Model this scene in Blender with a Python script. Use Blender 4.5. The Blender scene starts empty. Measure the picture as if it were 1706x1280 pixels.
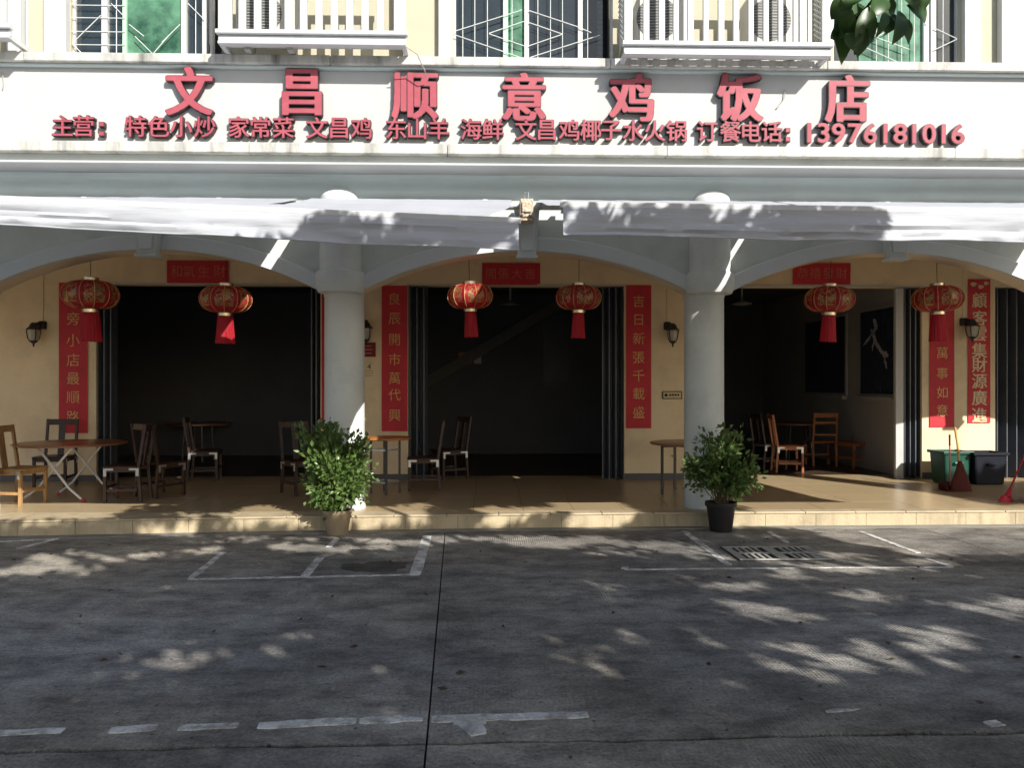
import bpy, math, random
import numpy as np
from mathutils import Vector, noise as mnoise
random.seed(7); rng = np.random.default_rng(7)
SC = bpy.context.scene; COL = SC.collection
R = math.radians
# ------------------------------------------------------------------ camera, sky, sun, exposure
YAW = R(1.58); EYE = 1.67; FP = 1331.0
cam = bpy.data.cameras.new('camera'); camo = bpy.data.objects.new('camera', cam); COL.objects.link(camo)
cam.sensor_width = 36; cam.lens = 36 * FP / 1706; cam.clip_start = .05; cam.clip_end = 3000
camo.location = (0, 0, EYE); camo.rotation_euler = (R(90), 0, -YAW); SC.camera = camo
TX, TE = .60, .69                      # sun: towards (+TX, -1, +TE)
ELEV = math.atan2(TE, math.hypot(TX, 1)); AZ = math.atan2(TX, -1.0)   # azimuth from +Y clockwise
w = bpy.data.worlds.new('World'); SC.world = w; w.use_nodes = True
nt = w.node_tree; bg = nt.nodes['Background']
sky = nt.nodes.new('ShaderNodeTexSky'); sky.sky_type = 'NISHITA'; sky.sun_disc = False
sky.sun_elevation = ELEV; sky.sun_rotation = AZ; sky.dust_density = 1.5
nt.links.new(sky.outputs[0], bg.inputs[0]); bg.inputs[1].default_value = .10
sl = bpy.data.lights.new('sun', 'SUN'); sl.energy = 5.0; sl.angle = R(.4); sl.color = (1, .955, .875)
so = bpy.data.objects.new('sun', sl); COL.objects.link(so)
so.rotation_euler = Vector((TX, -1, TE)).to_track_quat('Z', 'Y').to_euler(); so.location = (6, -8, 12)
SC.view_settings.view_transform = 'Standard'; SC.view_settings.look = 'None'
SC.view_settings.exposure = .50; SC.view_settings.gamma = 1
SC.cycles.max_bounces = 5; SC.cycles.diffuse_bounces = 4; SC.cycles.glossy_bounces = 2; SC.cycles.transmission_bounces = 3; SC.cycles.caustics_reflective = False; SC.cycles.caustics_refractive = False; SC.cycles.use_adaptive_sampling = True; SC.cycles.adaptive_threshold = .025
SC.cycles.use_denoising = True
CA, SA = math.cos(YAW), math.sin(YAW)
def at(px, py, Y):
    u = (px - 853) / FP; v = (640 - py) / FP; t = Y / (CA - u * SA)
    return Vector((t * (SA + u * CA), Y, EYE + t * v))
def gd(px, py, z=0.0):
    u = (px - 853) / FP; v = (640 - py) / FP; t = (z - EYE) / v
    return Vector((t * (SA + u * CA), t * (CA - u * SA), z))
def ax(px, Y): return at(px, 640, Y).x
def azz(py, Y, px=853): return at(px, py, Y).z
PZ = .17                                # arcade pavement height
# ------------------------------------------------------------------ materials
def lin(c): return tuple(((x / 12.92) if x <= .04045 else ((x + .055) / 1.055) ** 2.4) for x in c)
def mat(name, col, rough=.6, var=.12, scale=3., bump=0., bscale=60., spec=.3, metal=0., dirt=None, dirt_amt=.4,
        streak=False, transl=0., stretch=(1, 1, 1), col2=None):
    m = bpy.data.materials.new(name); m.use_nodes = True
    n = m.node_tree.nodes; l = m.node_tree.links; p = n['Principled BSDF']
    p.inputs['Roughness'].default_value = rough; p.inputs['Metallic'].default_value = metal
    p.inputs['Specular IOR Level'].default_value = spec
    g = n.new('ShaderNodeNewGeometry'); mp = n.new('ShaderNodeMapping'); mp.inputs['Scale'].default_value = stretch
    l.new(g.outputs['Position'], mp.inputs['Vector'])
    t = n.new('ShaderNodeTexNoise'); t.inputs['Scale'].default_value = scale; t.inputs['Detail'].default_value = 6
    t.inputs['Roughness'].default_value = .62
    l.new(mp.outputs[0], t.inputs['Vector'])
    r = n.new('ShaderNodeValToRGB'); r.color_ramp.elements[0].position = .3; r.color_ramp.elements[1].position = .7
    c2 = col2 or tuple(min(1, c * (1 + var)) for c in col)
    r.color_ramp.elements[0].color = (*[c * (1 - var) for c in col], 1); r.color_ramp.elements[1].color = (*c2, 1)
    l.new(t.outputs['Fac'], r.inputs[0]); out = r.outputs[0]
    if dirt:
        m2 = n.new('ShaderNodeMapping'); m2.inputs['Scale'].default_value = (2.6, 2.6, .35) if streak else (1, 1, 1)
        l.new(g.outputs['Position'], m2.inputs['Vector'])
        t2 = n.new('ShaderNodeTexNoise'); t2.inputs['Scale'].default_value = 1.3; t2.inputs['Detail'].default_value = 8
        t2.inputs['Roughness'].default_value = .7; l.new(m2.outputs[0], t2.inputs['Vector'])
        r2 = n.new('ShaderNodeValToRGB'); r2.color_ramp.elements[0].position = .48; r2.color_ramp.elements[1].position = .78
        r2.color_ramp.elements[0].color = (0, 0, 0, 1); r2.color_ramp.elements[1].color = (dirt_amt,) * 3 + (1,)
        l.new(t2.outputs['Fac'], r2.inputs[0])
        mx = n.new('ShaderNodeMix'); mx.data_type = 'RGBA'; l.new(r2.outputs[0], mx.inputs['Factor'])
        l.new(out, mx.inputs['A']); mx.inputs['B'].default_value = (*dirt, 1); out = mx.outputs['Result']
    l.new(out, p.inputs['Base Color'])
    if bump:
        t3 = n.new('ShaderNodeTexNoise'); t3.inputs['Scale'].default_value = bscale; t3.inputs['Detail'].default_value = 4
        l.new(mp.outputs[0], t3.inputs['Vector'])
        b = n.new('ShaderNodeBump'); b.inputs['Strength'].default_value = bump; b.inputs['Distance'].default_value = .02
        l.new(t3.outputs['Fac'], b.inputs['Height']); l.new(b.outputs[0], p.inputs['Normal'])
    if transl:
        tr = n.new('ShaderNodeBsdfTranslucent'); l.new(out, tr.inputs['Color'])
        ms = n.new('ShaderNodeMixShader'); ms.inputs[0].default_value = transl
        l.new(p.outputs[0], ms.inputs[1]); l.new(tr.outputs[0], ms.inputs[2])
        l.new(ms.outputs[0], n['Material Output'].inputs['Surface'])
    return m
def concrete_mat():
    m = bpy.data.materials.new('street_concrete'); m.use_nodes = True
    n = m.node_tree.nodes; l = m.node_tree.links; p = n['Principled BSDF']
    g = n.new('ShaderNodeNewGeometry')
    def nz(scale, detail=6, rough=.6, st=(1, 1, 1)):
        mp = n.new('ShaderNodeMapping'); mp.inputs['Scale'].default_value = st; l.new(g.outputs['Position'], mp.inputs['Vector'])
        t = n.new('ShaderNodeTexNoise'); t.inputs['Scale'].default_value = scale; t.inputs['Detail'].default_value = detail
        t.inputs['Roughness'].default_value = rough; l.new(mp.outputs[0], t.inputs['Vector']); return t.outputs['Fac']
    def ramp(src, a, b, ca, cb):
        r = n.new('ShaderNodeValToRGB'); r.color_ramp.elements[0].position = a; r.color_ramp.elements[1].position = b
        r.color_ramp.elements[0].color = (*ca, 1); r.color_ramp.elements[1].color = (*cb, 1); l.new(src, r.inputs[0]); return r.outputs[0]
    def mix(f, a, b, mode='MIX'):
        x = n.new('ShaderNodeMix'); x.data_type = 'RGBA'; x.blend_type = mode
        if isinstance(f, float): x.inputs['Factor'].default_value = f
        else: l.new(f, x.inputs['Factor'])
        l.new(a, x.inputs['A']); l.new(b, x.inputs['B']); return x.outputs['Result']
    base = ramp(nz(.45, 6, .6), .34, .66, (.21, .202, .196), (.47, .448, .415))
    mid = ramp(nz(2.6, 9, .78, (.8, 1.3, 1)), .38, .62, (.44, .435, .44), (1.16, 1.15, 1.11))
    c = mix(1.0, base, mid, 'MULTIPLY')
    warm = ramp(nz(.31, 4, .5), .42, .62, (.97, .99, 1.03), (1.03, 1.0, .95)); c = mix(1.0, c, warm, 'MULTIPLY')
    grit = ramp(nz(46, 5, .8), .32, .68, (.45, .45, .46), (1.45, 1.43, 1.4)); c = mix(.85, c, grit, 'MULTIPLY')
    stain = ramp(nz(.9, 8, .75), .58, .70, (1, 1, 1), (.5, .48, .47)); c = mix(1.0, c, stain, 'MULTIPLY')
    pale = ramp(nz(1.7, 9, .8, (.7, 1.6, 1)), .60, .72, (1, 1, 1), (1.5, 1.48, 1.42)); c = mix(1.0, c, pale, 'MULTIPLY')
    speck = ramp(nz(24, 2, .5), .69, .72, (1, 1, 1), (.32, .31, .30)); c = mix(1.0, c, speck, 'MULTIPLY')
    oi = n.new('ShaderNodeObjectInfo'); c = mix(1.0, c, ramp(oi.outputs['Random'], 0., 1., (.84, .84, .85), (1.12, 1.11, 1.08)), 'MULTIPLY')
    l.new(c, p.inputs['Base Color']); p.inputs['Roughness'].default_value = .85; p.inputs['Specular IOR Level'].default_value = .25
    wv = n.new('ShaderNodeTexWave'); wv.wave_type = 'BANDS'; wv.bands_direction = 'X'; wv.inputs['Scale'].default_value = 14
    wv.inputs['Distortion'].default_value = 1.2; wv.inputs['Detail'].default_value = 2; l.new(g.outputs['Position'], wv.inputs['Vector'])
    msk = ramp(nz(.9, 3), .5, .62, (0, 0, 0), (1, 1, 1))
    mm = n.new('ShaderNodeMath'); mm.operation = 'MULTIPLY'; wf = n.new('ShaderNodeMath'); wf.operation = 'MULTIPLY'; wf.inputs[1].default_value = .4; l.new(wv.outputs['Fac'], wf.inputs[0]); l.new(wf.outputs[0], mm.inputs[0]); l.new(msk, mm.inputs[1])
    ad = n.new('ShaderNodeMath'); ad.operation = 'ADD'; l.new(mm.outputs[0], ad.inputs[0]); l.new(nz(55, 4), ad.inputs[1])
    b = n.new('ShaderNodeBump'); b.inputs['Strength'].default_value = .9; b.inputs['Distance'].default_value = .014
    l.new(ad.outputs[0], b.inputs['Height']); l.new(b.outputs[0], p.inputs['Normal'])
    return m
def paint_mat():
    m = mat('worn_white_paint', (.70, .70, .68), .8, .25, 5, .3, 60)
    n = m.node_tree.nodes; l = m.node_tree.links; p = n['Principled BSDF']
    g = n.new('ShaderNodeNewGeometry'); t = n.new('ShaderNodeTexNoise'); t.inputs['Scale'].default_value = 7; t.inputs['Detail'].default_value = 8
    t.inputs['Roughness'].default_value = .75; l.new(g.outputs['Position'], t.inputs['Vector'])
    r = n.new('ShaderNodeValToRGB'); r.color_ramp.elements[0].position = .42; r.color_ramp.elements[1].position = .56
    l.new(t.outputs['Fac'], r.inputs[0])
    x = n.new('ShaderNodeMix'); x.data_type = 'RGBA'; l.new(r.outputs[0], x.inputs['Factor'])
    x.inputs['A'].default_value = (.33, .31, .295, 1)
    l.new(p.inputs['Base Color'].links[0].from_socket, x.inputs['B']); l.new(x.outputs['Result'], p.inputs['Base Color'])
    return m
def lantern_mat():
    m = bpy.data.materials.new('lantern_silk'); m.use_nodes = True
    n = m.node_tree.nodes; l = m.node_tree.links; p = n['Principled BSDF']
    tc = n.new('ShaderNodeTexCoord'); sp = n.new('ShaderNodeSeparateXYZ'); l.new(tc.outputs['Object'], sp.inputs[0])
    def ma(op, a, b=None, c=None):
        x = n.new('ShaderNodeMath'); x.operation = op
        for i, v in enumerate((a, b, c)):
            if v is None: continue
            if isinstance(v, (int, float)): x.inputs[i].default_value = v
            else: l.new(v, x.inputs[i])
        return x.outputs[0]
    th = ma('ARCTAN2', sp.outputs['Y'], sp.outputs['X'])
    pan = ma('GREATER_THAN', ma('ABSOLUTE', ma('SINE', ma('MULTIPLY', th, 3))), .42)
    band = ma('LESS_THAN', ma('ABSOLUTE', ma('SUBTRACT', sp.outputs['Z'], .01)), .105)
    t = n.new('ShaderNodeTexVoronoi'); t.inputs['Scale'].default_value = 26; t.feature = 'DISTANCE_TO_EDGE'; l.new(tc.outputs['Object'], t.inputs['Vector'])
    t2 = n.new('ShaderNodeTexNoise'); t2.inputs['Scale'].default_value = 13; t2.inputs['Detail'].default_value = 5; l.new(tc.outputs['Object'], t2.inputs['Vector'])
    f = ma('GREATER_THAN', ma('ADD', ma('MULTIPLY', t.outputs['Distance'], 1.2), t2.outputs['Fac']), .62)
    k = ma('MULTIPLY', ma('MULTIPLY', pan, band), f)
    x = n.new('ShaderNodeMix'); x.data_type = 'RGBA'; l.new(k, x.inputs['Factor'])
    x.inputs['A'].default_value = (.47, .022, .032, 1); x.inputs['B'].default_value = (.48, .33, .14, 1)
    l.new(x.outputs['Result'], p.inputs['Base Color']); p.inputs['Roughness'].default_value = .38; p.inputs['Specular IOR Level'].default_value = .5
    l.new(ma('MULTIPLY', k, .55), p.inputs['Metallic'])
    tr = n.new('ShaderNodeBsdfTranslucent'); l.new(x.outputs['Result'], tr.inputs['Color'])
    ms = n.new('ShaderNodeMixShader'); ms.inputs[0].default_value = .42
    l.new(p.outputs[0], ms.inputs[1]); l.new(tr.outputs[0], ms.inputs[2]); l.new(ms.outputs[0], n['Material Output'].inputs['Surface'])
    return m
MT = {
 'concrete': concrete_mat(), 'paint': paint_mat(),
 'joint': mat('joint_dirt', (.035, .033, .032), .95, .3, 8),
 'tile': mat('beige_floor_tile', (.45, .345, .205), .30, .10, 1.3, .04, 30, .45, dirt=(.2, .15, .09), dirt_amt=.35),
 'riser': mat('beige_riser_stone', (.50, .41, .27), .6, .12, 3, .25, 30, .3, dirt=(.13, .11, .08), dirt_amt=.8, streak=True),
 'nosing': mat('beige_nosing_stone', (.50, .41, .27), .5, .14, 3, .15, 30, .35, dirt=(.15, .12, .08), dirt_amt=.6),
 'cream': mat('cream_wall_paint', (.80, .655, .45), .75, .08, 1.2, .12, 25, .25, dirt=(.42, .31, .2), dirt_amt=.5),
 'uppercream': mat('pale_cream_paint', (.47, .44, .335), .75, .06, 1.5, .06, 25, .25, dirt=(.45, .40, .28), dirt_amt=.4, streak=True),
 'white': mat('white_fascia_paint', (.475, .478, .472), .7, .05, 1.4, .08, 18, .25, dirt=(.42, .42, .38), dirt_amt=.35, streak=True),
 'ledge': mat('stained_ledge_paint', (.55, .545, .51), .75, .1, 2.2, .25, 25, .25, dirt=(.09, .09, .08), dirt_amt=1.0, streak=True),
 'grey': mat('grey_green_paint', (.58, .62, .60), .55, .08, 1.6, .1, 20, .35, dirt=(.34, .35, .34), dirt_amt=.5),
 'cove': mat('pale_cornice_paint', (.54, .62, .62), .5, .08, 2.0, .05, 20, .4, dirt=(.42, .43, .38), dirt_amt=.4, stretch=(.35, 1, 3)),
 'ring': mat('blue_grey_arch_paint', (.60, .64, .66), .55, .05, 1.6, .06, 20, .35),
 'soffit': mat('beige_soffit_paint', (.76, .63, .46), .7, .06, 2),
 'column': mat('column_paint', (.66, .69, .68), .45, .06, 1.4, .1, 14, .35, dirt=(.36, .36, .34), dirt_amt=.5),
 'whitetrim': mat('white_trim', (.50, .51, .505), .5, .05, 3, .03, 20, .4, dirt=(.5, .5, .46), dirt_amt=.25),
 'awning': mat('white_awning_cloth', (.475, .495, .545), .6, .08, 1.6, .45, 5, .3, dirt=(.34, .33, .33), dirt_amt=.3, transl=.08, stretch=(.45, 1, 4)),
 'alu': mat('painted_aluminium', (.55, .56, .57), .4, .06, 6, spec=.5),
 'steel': mat('bright_steel', (.62, .62, .62), .28, .08, 20, spec=.5, metal=.85),
 'rust': mat('rusty_gear_metal', (.40, .30, .20), .6, .45, 30, .3, 80, .4, metal=.3, col2=(.75, .62, .48)),
 'letterside': mat('dark_letter_edge', (.045, .02, .025), .5, .2, 10, spec=.4),
 'letterface': mat('faded_red_acrylic', (.35, .07, .092), .5, .14, 2.5, spec=.2, col2=(.41, .10, .125)),
 'redpaper': mat('red_couplet_paper', (.52, .028, .042), .55, .12, 4, .08, 30, .35),
 'goldink': mat('gold_ink', (.66, .38, .14), .45, .35, 12, spec=.5),
 'palegold': mat('pale_gold_ink', (.62, .50, .30), .4, .25, 14, spec=.5),
 'faintgold': mat('faded_gold_ink', (.62, .16, .12), .5, .15, 14),
 'silk': lantern_mat(),
 'tassel': mat('red_tassel_thread', (.48, .018, .032), .6, .2, 9, .4, 120, transl=.25, stretch=(1, 1, .15)),
 'brass': mat('bright_lantern_cap', (.72, .62, .42), .25, .1, 20, spec=.5, metal=.9),
 'string': mat('dark_cord', (.06, .045, .03), .8),
 'gate': mat('dark_blue_gate_metal', (.055, .065, .085), .45, .15, 5, spec=.4, dirt=(.12, .11, .10), dirt_amt=.4),
 'gateline': mat('gate_steel_rail', (.10, .11, .13), .35, .1, 8, spec=.5),
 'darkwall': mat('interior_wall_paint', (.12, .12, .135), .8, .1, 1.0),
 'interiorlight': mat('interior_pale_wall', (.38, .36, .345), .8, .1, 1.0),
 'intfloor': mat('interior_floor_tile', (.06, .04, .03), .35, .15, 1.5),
 'darkwood': mat('dark_stained_wood', (.045, .020, .013), .4, .3, 7, .1, 60, .45, stretch=(6, 6, .8)),
 'tanwood': mat('worn_tan_wood', (.42, .25, .11), .45, .25, 7, .1, 60, .45, stretch=(6, 6, .8)),
 'redwood': mat('reddish_brown_wood', (.34, .115, .04), .42, .25, 7, .1, 60, .45, stretch=(6, 6, .8)),
 'tabletop': mat('brown_table_laminate', (.30, .12, .055), .3, .15, 3, spec=.5),
 'orangetop': mat('orange_brown_tabletop', (.48, .19, .05), .35, .2, 8, spec=.5, stretch=(1, 7, 1)),
 'whitemetal': mat('white_painted_tube', (.72, .72, .72), .35, .06, 9, spec=.5),
 'darkmetal': mat('dark_metal_tube', (.09, .085, .085), .4, .2, 9, spec=.5, metal=.4),
 'lamp': mat('black_lamp_iron', (.022, .02, .02), .5, .2, 9, spec=.5),
 'lampglass': mat('frosted_lamp_glass', (.50, .47, .42), .25, .1, 9, spec=.5),
 'pot': mat('tan_clay_pot', (.34, .26, .17), .7, .15, 5, .15, 40),
 'blackpot': mat('black_plastic_pot', (.018, .016, .016), .5, .2, 5, spec=.4),
 'soil': mat('soil', (.05, .035, .022), .95, .3, 20, .5, 60),
 'leaf': mat('shrub_leaf', (.085, .165, .035), .30, .45, 9, spec=.6, transl=.32, col2=(.20, .31, .085)),
 'treeleaf': mat('tree_leaf', (.04, .08, .025), .5, .35, 4, spec=.3, col2=(.07, .12, .03)),
 'sprig': mat('hanging_tree_leaf', (.040, .095, .035), .38, .3, 7, spec=.45, transl=.18, col2=(.06, .13, .03)),
 'bark': mat('bark', (.13, .10, .075), .9, .3, 5, .6, 25, stretch=(3, 3, .6)),
 'stem': mat('shrub_stem', (.13, .09, .05), .8, .3, 9),
 'grate': mat('cast_drain_grate', (.40, .39, .36), .7, .2, 12, .2, 50, dirt=(.1, .09, .08), dirt_amt=.5),
 'binG': mat('green_plastic_bin', (.007, .065, .043), .4, .15, 5, spec=.45),
 'binD': mat('dark_plastic_bin', (.010, .012, .02), .6, .2, 5, spec=.2),
 'yellowwood': mat('yellow_broom_handle', (.52, .33, .11), .4, .2, 8),
 'bristle': mat('brown_red_bristles', (.12, .028, .022), .8, .4, 30, .5, 90, stretch=(4, 4, .4)),
 'pinkmetal': mat('pink_handle', (.55, .16, .15), .4, .1, 8),
 'redplastic': mat('red_plastic', (.55, .035, .06), .4, .15, 8),
 'glass': mat('dark_window_glass', (.022, .032, .038), .08, .3, 2, spec=.6),
 'greenglass': mat('green_film_glass', (.035, .13, .085), .55, .5, 4, .7, 5, .2, col2=(.13, .30, .19)),
 'greenframe': mat('pale_green_frame', (.45, .66, .50), .4, .05, 4),
 'bar': mat('grille_bar_paint', (.62, .64, .62), .5, .1, 10),
 'acbody': mat('off_white_ac_casing', (.62, .61, .56), .5, .06, 4, dirt=(.35, .33, .28), dirt_amt=.4, streak=True),
 'acgrille': mat('grey_ac_grille', (.11, .115, .115), .5, .3, 20),
 'pipe': mat('grey_pipe', (.42, .42, .40), .5, .1, 8),
 'plaque': mat('brass_plaque', (.42, .33, .18), .4, .1, 10, spec=.5, metal=.3),
 'black': mat('black_ink', (.015, .013, .012), .6),
 'poster': mat('pale_poster', (.55, .55, .55), .5, .2, 20),
 'bluewin': mat('interior_blue_glass', (.03, .04, .065), .12, .2, 3, spec=.6),
 'decal': mat('white_window_decal', (.45, .45, .50), .6),
 'wire': mat('pale_wire', (.35, .33, .30), .6),
}
# ------------------------------------------------------------------ helpers
ORG = {}
def tag(o, label=None, cat=None, group=None, kind=None):
    if label: o['label'] = label
    if cat: o['category'] = cat
    if group: o['group'] = group
    if kind: o['kind'] = kind
    return o
def empty(name, loc=(0, 0, 0), label=None, cat=None, group=None, local=False, rz=0):
    o = bpy.data.objects.new(name, None); COL.objects.link(o); o.location = loc; o.rotation_euler = (0, 0, rz)
    o.empty_display_size = .1
    ORG[o.name] = Vector((0, 0, 0)) if local else Vector(loc)
    return tag(o, label, cat, group)
def mesh_obj(name, me, parent=None):
    o = bpy.data.objects.new(name, me); COL.objects.link(o)
    if parent: o.parent = parent; ORG[o.name] = ORG[parent.name]
    else: ORG[o.name] = Vector((0, 0, 0))
    return o
class MB:
    def __init__(s): s.v = []; s.f = []
    def add(s, vs, fs):
        k = len(s.v); s.v += [tuple(x) for x in vs]; s.f += [tuple(i + k for i in q) for q in fs]; return s
    def box(s, x0, x1, y0, y1, z0, z1):
        return s.add([(x0, y0, z0), (x1, y0, z0), (x1, y1, z0), (x0, y1, z0), (x0, y0, z1), (x1, y0, z1), (x1, y1, z1), (x0, y1, z1)],
                     [(0, 3, 2, 1), (4, 5, 6, 7), (0, 1, 5, 4), (1, 2, 6, 5), (2, 3, 7, 6), (3, 0, 4, 7)])
    def beam(s, p0, p1, wx, wy=None, up=(0, 0, 1)):
        wy = wy or wx; p0 = Vector(p0); p1 = Vector(p1); d = (p1 - p0).normalized(); u = Vector(up)
        if abs(d.dot(u)) > .95: u = Vector((0, 1, 0))
        a = d.cross(u).normalized() * wx / 2; b = a.cross(d).normalized() * wy / 2
        vs = [p + sa * a + sb * b for p in (p0, p1) for sa, sb in ((-1, -1), (1, -1), (1, 1), (-1, 1))]
        return s.add(vs, [(0, 3, 2, 1), (4, 5, 6, 7), (0, 1, 5, 4), (1, 2, 6, 5), (2, 3, 7, 6), (3, 0, 4, 7)])
    def tube(s, pts, r, n=8, r1=None):
        pts = [Vector(p) for p in pts]; m = len(pts); vs = []; fs = []
        for i, p in enumerate(pts):
            d = (pts[min(i + 1, m - 1)] - pts[max(i - 1, 0)]).normalized()
            u = Vector((0, 0, 1)) if abs(d.z) < .9 else Vector((1, 0, 0))
            a = d.cross(u).normalized(); b = a.cross(d).normalized()
            rr = r if r1 is None else r + (r1 - r) * i / (m - 1)
            for k in range(n):
                t = 2 * math.pi * k / n; vs.append(p + a * math.cos(t) * rr + b * math.sin(t) * rr)
        for i in range(m - 1):
            for k in range(n):
                k2 = (k + 1) % n; fs.append((i * n + k, i * n + k2, (i + 1) * n + k2, (i + 1) * n + k))
        fs.append(tuple(range(n - 1, -1, -1))); fs.append(tuple((m - 1) * n + k for k in range(n)))
        return s.add(vs, fs)
    def lathe(s, prof, n=24, c=(0, 0, 0), a0=0., a1=2 * math.pi, lobes=0, amp=0.):
        full = abs(a1 - a0 - 2 * math.pi) < 1e-6; vs = []; fs = []; m = n if full else n + 1
        for r, z in prof:
            for k in range(m):
                t = a0 + (a1 - a0) * k / n; rr = r * (1 - amp * abs(math.sin(lobes * t / 2)) ** .5 if lobes else 1)
                vs.append((c[0] + rr * math.cos(t), c[1] + rr * math.sin(t), c[2] + z))
        for i in range(len(prof) - 1):
            for k in range(n):
                k2 = (k + 1) % m if full else k + 1
                fs.append((i * m + k, i * m + k2, (i + 1) * m + k2, (i + 1) * m + k))
        if full:
            if prof[0][0] > 1e-4: fs.append(tuple(range(m - 1, -1, -1)))
            if prof[-1][0] > 1e-4: fs.append(tuple((len(prof) - 1) * m + k for k in range(m)))
        return s.add(vs, fs)
    def prism(s, poly, y0, y1):
        """poly of (x,z), extruded along Y"""
        n = len(poly); vs = [(x, y0, z) for x, z in poly] + [(x, y1, z) for x, z in poly]
        fs = [tuple(range(n)), tuple(range(2 * n - 1, n - 1, -1))] + [(i, i + n, (i + 1) % n + n, (i + 1) % n) for i in range(n)]
        return s.add(vs, fs)
    def slab(s, poly, z0, z1):
        n = len(poly); vs = [(x, y, z0) for x, y in poly] + [(x, y, z1) for x, y in poly]
        fs = [tuple(range(n - 1, -1, -1)), tuple(range(n, 2 * n))] + [(i, (i + 1) % n, (i + 1) % n + n, i + n) for i in range(n)]
        return s.add(vs, fs)
    def extrude_x(s, prof, x0, x1, nx=1, wob=0.):
        """closed profile of (y,z) run along X"""
        n = len(prof); vs = []; fs = []
        for i in range(nx + 1):
            x = x0 + (x1 - x0) * i / nx
            for j, (y, z) in enumerate(prof):
                o = wob * mnoise.noise(Vector((x * .9, j * .37, 3.1))); vs.append((x, y + o, z + o * .5))
        for i in range(nx):
            for j in range(n):
                j2 = (j + 1) % n; fs.append((i * n + j, i * n + j2, (i + 1) * n + j2, (i + 1) * n + j))
        fs.append(tuple(range(n - 1, -1, -1))); fs.append(tuple(nx * n + j for j in range(n)))
        return s.add(vs, fs)
    def data(s, name, m, org=Vector((0, 0, 0)), smooth=False):
        me = bpy.data.meshes.new(name)
        me.from_pydata([(a - org[0], b - org[1], c - org[2]) for a, b, c in s.v], [], s.f); me.update()
        me.materials.append(MT[m] if isinstance(m, str) else m)
        if smooth: me.polygons.foreach_set('use_smooth', [True] * len(me.polygons))
        return me
    def build(s, name, m, parent=None, smooth=False, bevel=0., fix=True):
        org = ORG[parent.name] if parent else Vector((0, 0, 0))
        me = s.data(name, m, org, smooth)
        if fix:
            import bmesh
            b = bmesh.new(); b.from_mesh(me); bmesh.ops.recalc_face_normals(b, faces=b.faces); b.to_mesh(me); b.free()
        o = mesh_obj(name, me, parent)
        if bevel:
            md = o.modifiers.new('bevel', 'BEVEL'); md.width = bevel; md.segments = 2; md.limit_method = 'ANGLE'; md.angle_limit = R(40)
        if smooth:
            md = o.modifiers.new('split', 'EDGE_SPLIT'); md.split_angle = R(40)
        return o
def copy_tree(o, parent=None):
    c = o.copy(); COL.objects.link(c); c.parent = parent; ORG[c.name] = ORG[o.name]
    for ch in list(o.children): copy_tree(ch, c)
    return c
_gl = {}
def font_mesh(ch):
    cu = bpy.data.curves.new('g', 'FONT'); cu.body = ch; cu.resolution_u = 3
    o = bpy.data.objects.new('g', cu); COL.objects.link(o); bpy.context.view_layer.update()
    me = bpy.data.meshes.new_from_object(o.evaluated_get(bpy.context.evaluated_depsgraph_get()))
    n = len(me.vertices); a = np.empty(n * 3); me.vertices.foreach_get('co', a); a = a.reshape(-1, 3)
    fs = [tuple(p.vertices) for p in me.polygons]
    bpy.data.objects.remove(o); bpy.data.curves.remove(cu); bpy.data.meshes.remove(me)
    return a, fs
_ras = {}
RES = 120; OX, OY = .15, .25
def raster(ch):
    if ch in _ras: return _ras[ch]
    a, fs = font_mesh(ch); H = W = int(1.4 * RES); im = np.zeros((H, W), bool)
    q = (a[:, :2] + np.array([OX, OY])) * RES
    for f in fs:
        for k in range(1, len(f) - 1):
            A, B_, C = q[f[0]], q[f[k]], q[f[k + 1]]
            x0, y0 = np.floor(np.minimum(np.minimum(A, B_), C)).astype(int); x1, y1 = np.ceil(np.maximum(np.maximum(A, B_), C)).astype(int)
            X, Y = np.meshgrid(np.arange(x0, x1 + 1), np.arange(y0, y1 + 1))
            def ed(P, Q): return (Q[0] - P[0]) * (Y - P[1]) - (Q[1] - P[1]) * (X - P[0])
            e0, e1, e2 = ed(A, B_), ed(B_, C), ed(C, A)
            ins = ((e0 >= -1e-6) & (e1 >= -1e-6) & (e2 >= -1e-6)) | ((e0 <= 1e-6) & (e1 <= 1e-6) & (e2 <= 1e-6))
            im[y0:y1 + 1, x0:x1 + 1] |= ins
    _ras[ch] = im; return im
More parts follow.
